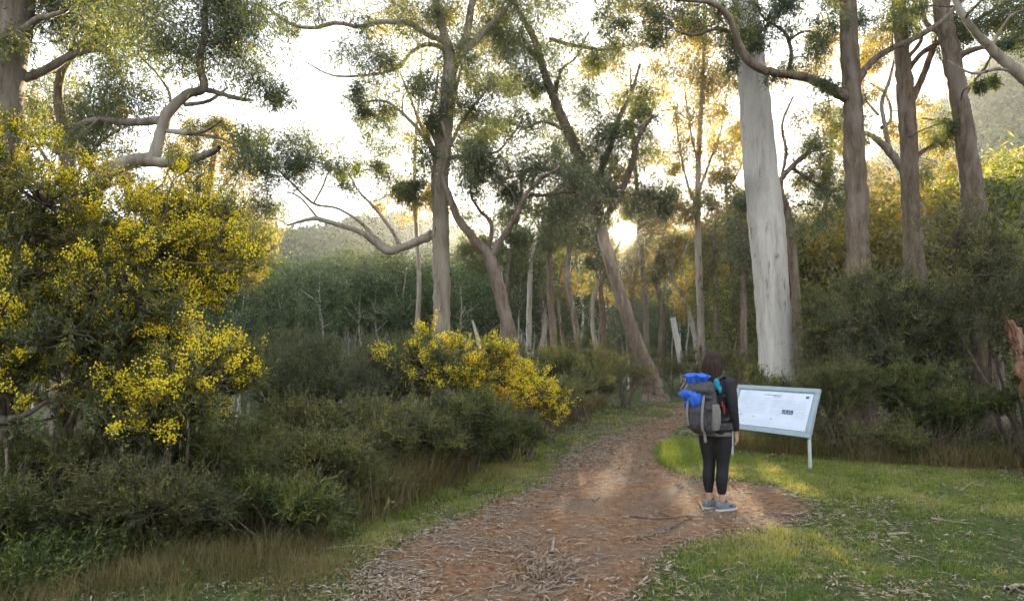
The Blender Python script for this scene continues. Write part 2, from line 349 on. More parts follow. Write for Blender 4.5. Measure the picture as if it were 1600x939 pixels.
class Plant:
    def __init__(s, seed): s.r = np.random.default_rng(seed); s.wood = MB(); s.tw = MB(); s.lf = MB(); s.sk = []; s.skr = []
    def limb(s, pts, radii, k=7, sides=10, lump=.05):
        """main trunk or limb through points with radii (metres)"""
        c = catmull(np.column_stack([pts, radii]), k); p = c[:, :3]; rr = np.maximum(c[:, 3], .004)
        L = np.linalg.norm(p[-1]-p[0])
        jit = s.r.normal(size=p.shape)*rr[:, None]*lump*1.5; jit[0] = 0; p = p + jit
        N0 = s.wood.n
        s.wood.tubes(p, rr*(1+s.r.normal(size=len(rr))*lump*.6), sides)
        blk = s.wood.v[-1]; n = sides      # lumpy girth
        ph = s.r.uniform(0, 6.28, 3); ang = np.tile(np.arange(n)/n*6.283, len(p)); row = np.repeat(np.arange(len(p)), n)
        off = 1 + lump*(np.sin(2*ang+ph[0]+row*.3)+.7*np.sin(3*ang+ph[1]-row*.5)+.4*np.sin(5*ang+ph[2]+row*.9))
        cen = np.repeat(p, n, axis=0); s.wood.v[-1] = cen + (blk-cen)*off[:, None]
        s.sk.append(p); s.skr.append(rr)
    def nearest(s, q, rmax=None):
        P_ = np.concatenate(s.sk); R_ = np.concatenate(s.skr)
        d = np.linalg.norm(P_-q, axis=1) + .6*np.maximum(0, P_[:, 2]-q[2])     # prefer to rise from below
        i = int(np.argmin(d)); return P_[i], R_[i]
    def clump(s, c, rad3, nsub, tips=8, lpt=17, L=.13, W=.022, droop=.7, spread=None, bias=0.0, shell=.2, hole=None):
        """a mass of foliage: bough to its middle, twigs, sprays of leaves"""
        r = s.r; c = np.asarray(c, float); rad3 = np.asarray(rad3, float)
        a, ra = s.nearest(c); r0 = min(ra*.6, .012+.010*np.linalg.norm(c-a))
        K = 8; pth = wiggle([a], [c], K, .08, r, up=.04)
        s.tw.tubes(pth, np.linspace(r0, r0*.45, K)[None], 6); s.sk.append(pth[0][2:]); s.skr.append(np.linspace(r0, r0*.45, K)[2:])
        u = rdir(nsub, r); q = r.uniform(shell, 1, (nsub, 1)); sub = c + u*q*rad3
        own = [pth[0][2:]]
        order = np.argsort(np.linalg.norm(sub-c, axis=1))
        As = []
        for i in order:
            pp = np.concatenate(own); d = np.linalg.norm(pp-sub[i], axis=1); A = pp[int(np.argmin(d))]
            w = wiggle([A], [sub[i]], 5, .10, r, up=.05)[0]; own.append(w[1:]); As.append(w)
        As = np.stack(As); rr0 = np.clip(r0*.5, .004, .02)
        s.tw.tubes(As, np.linspace(rr0, rr0*.4, 5)[None], 4)
        ends = As[:, -1]
        sp = spread if spread else float(np.mean(rad3))*.85
        B = np.repeat(ends, tips, 0); T = B + rdir(len(B), r)*r.uniform(.4, 1.2, (len(B), 1))*sp; T[:, 2] += sp*.15
        if hole is not None:
            keep = ~hole(T); B = B[keep]; T = T[keep]
        tw = wiggle(B, T, 4, .12, r, up=.06)
        s.tw.tubes(tw, np.linspace(rr0*.35, rr0*.16, 4)[None], 3)
        n = len(B)*lpt; ti = np.repeat(np.arange(len(B)), lpt); f = r.uniform(.35, 1.08, n)
        pos = B[ti]*(1-f)[:, None] + T[ti]*f[:, None] + r.normal(size=(n, 3))*sp*.2
        d = nrm(nrm(T-B)[ti]*.6 + r.normal(size=(n, 3))*.7 + np.array([0, 0, -droop]))
        tone = np.clip(.45 + .22*r.normal(size=nsub)[np.repeat(np.repeat(np.arange(nsub), tips), lpt)[:n] if hole is None else r.integers(0, nsub, n)] + .16*r.normal(size=n) + bias, 0, 1)
        s.lf.leaves(pos, d, rdir(n, r), L*r.uniform(.5, 1.1, n), W*r.uniform(.5, .95, n), tone, fold=.03)
    def finish(s, root, bark, leaf, names=("trunk", "branches", "crown"), twmat=None):
        o = np.array(root.location)
        if s.wood.n: s.wood.build(names[0], bark, root, o, smooth=True)
        if s.tw.n: s.tw.build(names[1], twmat or bark, root, o, smooth=True)
        if s.lf.n: s.lf.build(names[2], leaf, root, o)

SUN_SHAFTS = [(np.array([2.9, 6.9, .1]), .68), (np.array([2.5, 9.4, .15]), .45), (np.array([4.3, 14.0, .2]), .6), (np.array([-.9, 9.6, 1.9]), .6), (np.array([.2, 9.7, 1.2]), .4)]
def sun_hole(T):
    """keeps the one gap in the leaves that lets the low sun through on the line of the track"""
    d = nrm(T - np.array([0, 0, CAMZ])); h_ = (d @ sd) > math.cos(rad(1.15))
    for p0, rr_ in SUN_SHAFTS:
        w_ = T - p0; a_ = w_ @ sd; h_ |= (np.linalg.norm(w_ - a_[:, None]*sd, axis=1) < rr_*(1+.25*np.sin(a_*.7))) & (a_ > 0)
    return h_

OPEN_SKY = [(395, 100, 545, 215), (430, 205, 645, 255), (1530, 90, 1640, 215), (405, 55, 520, 110), (150, 205, 250, 245), (1225, 140, 1305, 200)]
def hero(name, label, cat, Y, trunk, limbs=(), clumps=(), bark='grey_bark', leaf='gum_leaf', seed=1, group=None, lump=.032, root_xy=None, sides=16, **kw):
    """a tree traced in the view: trunk = [(px, py, width px)], set at depth Y; limbs may carry their own depth steps"""
    pl = Plant(seed); sc = Y/FPX
    pts = [P(px, py, Y) for px, py, w in trunk]; rr = [w*.5*sc for *_, w in trunk]
    b = pts[0].copy()
    b0 = b + (b-pts[1])*(b[2]/max(pts[1][2]-b[2], .1))*.35 if b[2] > .3 else b.copy()
    zb = float(H(b0[0], Y)); base = np.array([b0[0], Y, zb-.12])
    if b[2] - zb > .4: pts = [base, (base*.5+b*.5)] + pts; rr = [rr[0]*1.45, rr[0]*1.1] + rr
    else: pts = [base] + pts[1:]; rr = [rr[0]*1.15] + rr[1:]
    pl.limb(np.array(pts), np.array(rr), sides=sides, lump=lump)
    for lb in limbs:
        dy = lb[0]; seg = lb[1:]; n = len(seg)
        lp = [P(px, py, Y + dy*(i/(n-1))) for i, (px, py, w) in enumerate(seg)]
        lr = [max(w*.5*sc, .006) for *_, w in seg]
        pl.limb(np.array(lp), np.array(lr), k=6, sides=8, lump=.05)
    rs = np.random.default_rng(seed+500); more = []
    for cl in clumps:
        for _ in range(2):
            a = rs.uniform(0, 6.28); q = rs.uniform(.8, 1.35); c2 = (cl[0]+cl[2]*q*math.cos(a), cl[1]+cl[3]*q*1.3*math.sin(a))
            if any(x0 < c2[0] < x1 and y0 < c2[1] < y1 for x0, y0, x1, y1 in OPEN_SKY): continue
            more.append((c2[0], c2[1], cl[2]*.6, cl[3]*.7, (cl[4] if len(cl) > 4 else 0)+rs.normal()*.5, .5*(cl[5] if len(cl) > 5 else 1), (cl[6] if len(cl) > 6 else 0)+rs.uniform(-.15, .14)))
    for cl in list(clumps)+more:
        px, py, rx, ry = cl[:4]; dy = cl[4] if len(cl) > 4 else 0.0; den = cl[5] if len(cl) > 5 else 1.0; bi = cl[6] if len(cl) > 6 else 0.0
        sc2 = (Y+dy)/FPX
        pl.clump(P(px, py, Y+dy), (rx*sc2, .5*(rx+ry)*sc2*1.1, ry*sc2), max(5, int(rx*ry/150*den)), hole=sun_hole, bias=bi, **kw)
    root = empty(name, (base[0], Y, zb), label, cat, group)
    pl.finish(root, M[bark], M[leaf]); return root

GL = dict(L=.15, W=.028)
hero('gum_tree', "thick grey trunk cut off by the left picture edge with crooked side limb", 'tree', 11,
     [(-22, 420, 58), (2, 220, 52), (14, 110, 48), (30, -10, 44), (45, -160, 36)],
     [(1, (15, 130, 20), (60, 115, 15), (120, 84, 11), (170, 75, 8), (215, 72, 5), (262, 108, 3)),
      (-1, (20, 60, 14), (60, 30, 10), (80, 25, 8), (108, 10, 6), (100, -40, 5))],
     [(60, 40, 60, 40, 0, .35), (110, 70, 60, 50, 1, .3), (200, 130, 60, 45, 1, .35), (20, -80, 150, 60)], 'grey_bark', seed=3, **GL)
hero('gum_tree', "slim bent gum rising behind the yellow wattle next to the left trunk", 'tree', 12,
     [(112, 330, 20), (106, 225, 17), (95, 180, 15), (91, 140, 13), (104, 95, 13), (138, 62, 12), (156, 30, 10), (135, -20, 9), (140, -90, 7)],
     [(1, (104, 95, 8), (150, 60, 6), (185, 20, 5), (200, -40, 4))],
     [(150, 40, 80, 45, .5, .5), (185, 15, 80, 30, 0, .5), (60, 120, 50, 40, 1, .3), (110, -60, 100, 50)], 'grey_bark', seed=4, **GL)
hero('gum_tree', "crooked gum with elbow shaped grey limbs above the big yellow wattle", 'tree', 10,
     [(120, 420, 34), (150, 290, 30), (200, 254, 22), (238, 246, 21), (252, 205, 18), (262, 178, 17), (292, 148, 15), (318, 138, 13), (312, 95, 12), (320, 50, 10), (322, -20, 8), (330, -90, 6)],
     [(1.0, (252, 188, 14), (205, 192, 13), (150, 188, 11), (122, 198, 9), (112, 215, 5)),
      (-.6, (225, 250, 18), (265, 256, 16), (300, 250, 14), (330, 238, 11), (343, 231, 7)),
      (.5, (316, 138, 9), (345, 147, 8), (375, 155, 7), (396, 157, 4)),
      (-.5, (262, 205, 8), (300, 208, 7), (325, 202, 5), (346, 188, 3)),
      (.6, (288, 164, 7), (320, 160, 6), (340, 150, 5), (356, 137, 3)),
      (.4, (300, 208, 5), (340, 215, 4), (370, 228, 3)),
      (.5, (268, 165, 5), (262, 140, 4), (240, 110, 3), (215, 85, 3))],
     [(330, 90, 105, 55, 0, .5, .05), (400, 130, 58, 32, 0, .8), (300, 40, 120, 45, 0, .55, .1), (250, 75, 70, 45, .5, .8), (360, 55, 70, 40, 0, .6), (190, 150, 70, 35, .6, .35), (390, 225, 40, 22, .3, .6),
      (170, 185, 60, 25, .6, .4), (380, 20, 60, 30, 0, .7), (320, -70, 140, 50), (430, 155, 25, 15, 0, .7)],
     'grey_bark', seed=5, L=.13, W=.024)
hero('gum_tree', "tall centre gum with pale flaking trunk and long bare limb reaching left", 'tree', 17,
     [(690, 500, 27), (690, 440, 26), (689, 370, 27), (688, 290, 28), (694, 210, 26), (700, 150, 25), (703, 100, 22), (694, 55, 14), (682, 10, 11), (672, -60, 9)],
     [(0, (705, 112, 14), (722, 85, 13), (745, 62, 11), (775, 30, 9), (802, 0, 7), (830, -50, 5)),
      (.8, (712, 100, 10), (728, 60, 14), (735, 20, 12), (742, -25, 9), (750, -80, 6)),
      (-.8, (696, 65, 10), (668, 55, 9), (640, 38, 9), (600, 34, 8), (565, 42, 7), (525, 36, 7), (490, 44, 6), (455, 38, 5), (420, 15, 4)),
      (.5, (694, 75, 8), (665, 70, 7), (640, 85, 6), (620, 108, 5), (570, 118, 4), (520, 118, 3), (478, 98, 2)),
      (-.4, (690, 262, 8), (675, 235, 7), (655, 205, 6), (632, 180, 5), (600, 158, 4), (560, 160, 3), (535, 150, 2)),
      (.6, (688, 250, 7), (668, 215, 6), (655, 190, 5), (640, 150, 4), (625, 115, 3)),
      (.3, (687, 240, 7), (672, 190, 5), (680, 150, 4), (685, 110, 3)),
      (-.5, (705, 225, 6), (722, 190, 5), (745, 160, 4), (770, 130, 3), (795, 105, 2)),
      (0, (703, 180, 6), (715, 130, 5), (722, 100, 4)),
      (-.5, (682, 362, 16), (665, 372, 14), (635, 384, 13), (606, 393, 12), (585, 378, 9), (560, 362, 8), (525, 350, 8), (495, 342, 7), (470, 346, 5), (450, 352, 3)),
      (.8, (612, 392, 9), (590, 375, 6), (560, 345, 5), (525, 325, 4), (490, 318, 4), (455, 285, 3), (430, 262, 3)),
      (-.8, (625, 386, 7), (612, 360, 5), (585, 325, 4), (560, 298, 3), (545, 270, 2)),
      (.4, (490, 318, 3), (505, 290, 3), (515, 262, 2)),
      (.5, (497, 342, 4), (470, 310, 3), (450, 300, 2))],
     [(478, 228, 68, 24), (430, 258, 52, 32, -.5), (515, 262, 42, 32), (392, 300, 50, 28, 0, .8), (545, 285, 25, 22), (395, 355, 55, 25, 0, .5), (450, 232, 50, 25), (615, 275, 48, 26, 0, .9),
      (660, 262, 30, 22), (570, 85, 48, 36), (610, 110, 50, 30, 0, .8, .25), (590, 148, 50, 28, 0, 1, .25), (625, 185, 55, 22, 0, .8), (555, 165, 30, 20, 0, .6), (650, 60, 60, 30, 0, .6, .3), (660, 15, 80, 28, 0, 1, .35), (560, 15, 70, 22, 0, .5, .3), (600, 235, 34, 14, 0, .4), (720, 60, 50, 26, 0, .6, .35), (800, 70, 40, 26, 0, .6, .2), (705, 150, 60, 30, 0, .4),
      (745, 120, 45, 40, 0, .8), (755, 195, 42, 45, 0, .6), (800, 15, 70, 26, 0, 1, .35), (700, -50, 150, 40), (650, 230, 30, 30, 0, .5), (480, 15, 50, 18, 0, .7), (740, 260, 30, 25, 0, .6)],  # tone bias yellows the upper clumps, sunlight put into their leaf colour
     'pale_bark', seed=6, L=.17, W=.03)
hero('gum_tree', "rough brown gum forking low, right of the tall pale centre trunk", 'tree', 16,
     [(800, 545, 24), (790, 495, 21), (778, 445, 20), (764, 400, 19), (742, 375, 14), (718, 345, 12), (704, 312, 11), (692, 275, 9), (700, 230, 7), (690, 190, 5)],
     [(-.8, (766, 405, 12), (785, 372, 10), (805, 340, 9), (822, 305, 8), (845, 280, 6), (875, 262, 4)),
      (.8, (762, 395, 8), (768, 350, 7), (750, 330, 5), (735, 300, 4), (745, 265, 3)),
      (0, (822, 305, 6), (850, 305, 6), (890, 300, 5), (915, 310, 3)),
      (0, (808, 338, 5), (800, 300, 4), (770, 280, 4), (740, 250, 3)),
      (.4, (690, 250, 6), (740, 240, 5), (780, 235, 4), (815, 190, 3))],
     [(800, 262, 60, 36), (852, 270, 50, 35), (745, 300, 42, 30), (705, 262, 35, 28, 0, .7), (790, 215, 55, 38, 0, .8), (840, 320, 45, 22, 0, .7), (730, 235, 40, 32, 0, .6), (880, 320, 35, 22, 0, .7), (775, 160, 50, 35, 0, .6)],
     'brown_bark', seed=7, L=.16, W=.028)
hero('gum_tree', "big dark leaning gum with flared base beside the low sun", 'tree', 21,
     [(1022, 605, 34), (1004, 560, 24), (985, 510, 21), (966, 450, 20), (948, 390, 19), (930, 320, 18), (912, 262, 18), (885, 200, 16), (866, 155, 14), (848, 105, 12), (835, 62, 11), (815, 25, 8), (790, -20, 6)],
     [(0, (930, 320, 14), (900, 290, 12), (870, 270, 9), (835, 262, 6), (810, 280, 4)),
      (1.2, (925, 300, 13), (950, 240, 11), (965, 190, 9), (985, 150, 7), (1000, 100, 4)),
      (-1, (940, 350, 12), (965, 310, 10), (985, 262, 9), (1000, 210, 7), (1020, 180, 5)),
      (0, (858, 62, 7), (900, 72, 6), (950, 78, 5), (985, 70, 3)),
      (.8, (866, 150, 7), (878, 110, 5), (900, 90, 4), (920, 50, 3)),
      (0, (848, 105, 6), (828, 80, 5), (800, 60, 4), (770, 50, 3)),
      (0, (885, 205, 7), (850, 190, 5), (820, 200, 4), (790, 185, 3))],
     [(935, 245, 75, 36), (985, 268, 55, 34), (895, 225, 50, 35), (955, 200, 50, 32), (870, 260, 50, 28), (905, 285, 50, 26), (1000, 215, 38, 30), (880, 150, 50, 34, 0, .8), (945, 150, 42, 34, 0, .8), (860, 95, 55, 34),
      (920, 100, 50, 34, 0, .7), (845, 50, 70, 26), (785, 75, 55, 30), (960, 60, 50, 26, 0, .7), (1015, 290, 34, 26), (935, 320, 35, 22), (1010, 330, 30, 16), (820, 200, 35, 26, 0, .7), (890, 335, 35, 25, 0, .8), (820, -30, 120, 36), (805, 120, 35, 25, 0, .7)],
     'brown_bark', seed=8, L=.2, W=.036, group=None)
hero('gum_tree', "slender pale gum whose sunlit golden crown glows just left of the white trunk", 'tree', 26,
     [(1097, 560, 12), (1094, 480, 11), (1091, 390, 10), (1090, 300, 9), (1093, 220, 8), (1097, 140, 6), (1100, 60, 5), (1100, -20, 3)],
     [(0, (1090, 330, 5), (1075, 290, 4), (1062, 230, 3), (1055, 170, 3)), (1, (1092, 300, 5), (1110, 250, 4), (1125, 210, 3), (1135, 150, 2)),
      (-1, (1092, 260, 4), (1080, 210, 3), (1070, 140, 2))],
     [(1055, 125, 55, 36, 0, .8), (1105, 110, 45, 40, 0, .8), (1075, 175, 50, 36, 0, .9), (1125, 175, 34, 44, 0, .9), (1050, 215, 34, 36, 0, .7), (1100, 235, 40, 34), (1130, 285, 34, 30), (1085, 70, 60, 30, 0, .6), (1140, 235, 22, 30), (1110, 325, 40, 22, 0, .7), (1075, 15, 60, 24, 0, .5)],
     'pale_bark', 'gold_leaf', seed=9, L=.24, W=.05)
hero('gum_tree', "massive smooth white gum trunk behind the information board", 'tree', 13.5,
     [(1217, 640, 66), (1214, 560, 54), (1207, 470, 53), (1200, 380, 54), (1192, 300, 53), (1183, 200, 50), (1175, 110, 45), (1166, 30, 42), (1156, -80, 36)],
     [(1, (1160, 20, 14), (1140, -30, 12), (1110, -90, 9)), (0, (1170, 0, 12), (1200, -60, 9))],
     [(1100, -110, 90, 50), (1230, -90, 80, 45)], 'white_bark', seed=10, lump=.012, sides=24, L=.15, W=.03)
hero('gum_tree', "straight reddish brown gum with limbs spreading both ways, second from the white trunk", 'tree', 12,
     [(1341, 430, 38), (1340, 380, 34), (1337, 300, 32), (1334, 200, 30), (1330, 130, 29), (1326, 40, 26), (1324, -60, 24)],
     [(-1.2, (1322, 152, 20), (1300, 140, 17), (1268, 124, 15), (1235, 117, 13), (1200, 112, 13), (1172, 98, 12), (1155, 70, 11), (1140, 30, 9), (1110, 5, 7), (1060, 0, 5), (1020, -8, 4)),
      (1, (1334, 142, 14), (1352, 108, 12), (1385, 80, 10), (1425, 62, 9), (1465, 38, 8), (1500, 5, 7), (1530, -30, 5)),
      (-.5, (1150, 55, 7), (1120, 45, 6), (1085, 55, 5), (1060, 50, 3)),
      (0, (1232, 118, 7), (1236, 80, 6), (1225, 50, 5), (1195, 30, 4), (1180, 5, 3)),
      (0, (1230, 65, 4), (1255, 50, 4), (1278, 55, 4), (1285, 75, 3), (1296, 40, 2), (1290, 15, 2))],
     [(1060, 18, 75, 26), (1105, 42, 50, 22), (1015, 40, 45, 16, 0, .8), (1230, 45, 45, 28, 0, .8), (1260, 90, 42, 28, 0, .5), (1195, 30, 30, 22), (1010, 0, 60, 20), (1140, 70, 25, 20, 0, .7), (1270, 10, 50, 20, 0, .6), (1340, -90, 160, 45), (1400, 40, 50, 26, 0, .35), (1180, 75, 26, 18, 0, .7)],
     'brown_bark', seed=11, L=.12, W=.024)
hero('gum_tree', "narrow dark brown gum trunk, middle one of the three brown trunks at right", 'tree', 15,
     [(1430, 430, 30), (1424, 340, 27), (1420, 240, 26), (1415, 150, 25), (1408, 70, 22), (1403, -20, 20), (1400, -90, 16)],
     [(0, (1424, 158, 12), (1442, 120, 10), (1456, 80, 10), (1470, 50, 9), (1478, 20, 8), (1490, -40, 6)),
      (-1, (1418, 110, 8), (1445, 80, 8), (1500, 50, 7), (1545, 20, 6), (1590, -5, 4)),
      (.5, (1424, 248, 7), (1448, 232, 5), (1466, 222, 3)), (0, (1420, 90, 6), (1440, 60, 6), (1425, 30, 4), (1430, -10, 3))],
     [(1460, 20, 50, 24, 0, .6), (1395, 20, 36, 24, 0, .5), (1560, 15, 50, 24, 0, .8), (1470, 215, 26, 20, 0, .4), (1420, -80, 120, 40), (1510, 60, 30, 20, 0, .4)], 'brown_bark', seed=12, L=.14, W=.026)
hero('gum_tree', "curving brown gum nearest the right picture edge", 'tree', 14,
     [(1528, 380, 34), (1519, 300, 32), (1508, 220, 30), (1498, 150, 28), (1486, 85, 26), (1472, 20, 24), (1466, -60, 20)],
     [(-.8, (1494, 92, 12), (1515, 80, 9), (1545, 72, 8), (1580, 64, 7), (1640, 58, 5)), (.4, (1505, 152, 8), (1520, 130, 5), (1540, 105, 4), (1552, 80, 3)),
      (.5, (1480, 55, 9), (1450, 40, 8), (1440, 10, 6), (1430, -40, 5)), (.4, (1512, 205, 6), (1490, 198, 4), (1470, 190, 3), (1440, 185, 2))],
     [(1572, 28, 52, 26), (1590, 55, 30, 16, 0, .6), (1500, 10, 50, 22, 0, .7), (1630, 20, 60, 40), (1480, -90, 140, 40), (1545, 130, 16, 12, 0, .4)], 'brown_bark', seed=13, L=.13, W=.026)
hero('gum_tree', "pale smooth branches crossing the top right corner from a tree outside", 'tree', 10,
     [(1760, 420, 60), (1730, 250, 52), (1690, 180, 40), (1640, 150, 26), (1600, 122, 18), (1562, 88, 15), (1530, 58, 12), (1505, 25, 10), (1488, -10, 7)],
     [(0, (1600, 118, 7), (1562, 108, 5), (1520, 115, 4), (1480, 95, 2))], [(1640, -20, 80, 50), (1500, -50, 60, 30), (1700, 20, 80, 60)], 'pale_bark', seed=14, L=.12, W=.024)
hero('gum_tree', "leaning bare limbed gum between the brown trunks with few sunlit golden leaves", 'tree', 24,
     [(1460, 430, 18), (1448, 370, 16), (1436, 320, 15), (1412, 268, 13), (1388, 235, 12), (1366, 215, 9), (1345, 205, 6)],
     [(0, (1390, 238, 9), (1382, 195, 7), (1378, 160, 6), (1390, 125, 5), (1400, 80, 3)), (1, (1378, 200, 6), (1392, 185, 5), (1385, 150, 4), (1360, 130, 3)),
      (0, (1412, 268, 6), (1440, 240, 5), (1470, 225, 4), (1490, 205, 2)), (1, (1372, 180, 4), (1350, 150, 3), (1350, 110, 2))],
     [(1380, 130, 45, 32, 0, .5), (1360, 190, 30, 26, 0, .5), (1450, 205, 42, 24, 0, .5), (1390, 75, 40, 26, 0, .4), (1300, 195, 42, 26, 0, .5), (1465, 260, 40, 22, 0, .7)], 'grey_bark', 'gold_leaf', seed=15, L=.2, W=.04)
hero('gum_tree', "open crowned gum in the gap between white trunk and first brown trunk", 'tree', 20,
     [(1240, 420, 14), (1232, 340, 12), (1218, 290, 10), (1236, 262, 8), (1262, 238, 7), (1278, 205, 4)],
     [(0, (1218, 292, 6), (1228, 240, 5), (1222, 195, 4), (1240, 150, 3)), (1, (1236, 262, 5), (1280, 290, 4), (1310, 300, 3))],
     [(1250, 225, 36, 30, 0, .8), (1282, 262, 42, 30), (1245, 180, 34, 26, 0, .5), (1300, 220, 30, 30, 0, .5), (1262, 320, 44, 30), (1290, 170, 30, 24, 0, .4), (1310, 320, 34, 30)], 'brown_bark', seed=16, L=.16, W=.032)
hero('gum_tree', "gum with sunlit golden crown glowing behind the crooked elbow limbs", 'tree', 24,
     [(300, 560, 20), (305, 430, 17), (318, 330, 14), (330, 270, 10), (338, 210, 6)],
     [(0, (318, 330, 7), (350, 290, 5), (375, 260, 3)), (0, (312, 370, 7), (280, 310, 5), (262, 270, 3))],
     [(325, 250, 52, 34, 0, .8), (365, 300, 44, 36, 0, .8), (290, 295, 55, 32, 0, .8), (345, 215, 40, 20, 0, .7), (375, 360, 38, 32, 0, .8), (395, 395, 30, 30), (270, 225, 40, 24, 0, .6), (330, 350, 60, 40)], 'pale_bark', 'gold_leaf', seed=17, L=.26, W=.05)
hero('gum_tree', "low bright crown showing above the wattle beside the left trunk", 'tree', 19,
     [(120, 520, 20), (110, 400, 17), (100, 290, 13), (95, 210, 8)], [(0, (104, 300, 7), (60, 230, 5), (30, 190, 3)), (0, (102, 300, 7), (150, 230, 5), (190, 200, 3))],
     [(100, 170, 60, 28), (50, 165, 50, 30), (150, 205, 44, 28), (30, 210, 50, 30), (185, 240, 40, 26)], 'grey_bark', 'gold_leaf', seed=18, L=.2, W=.042)

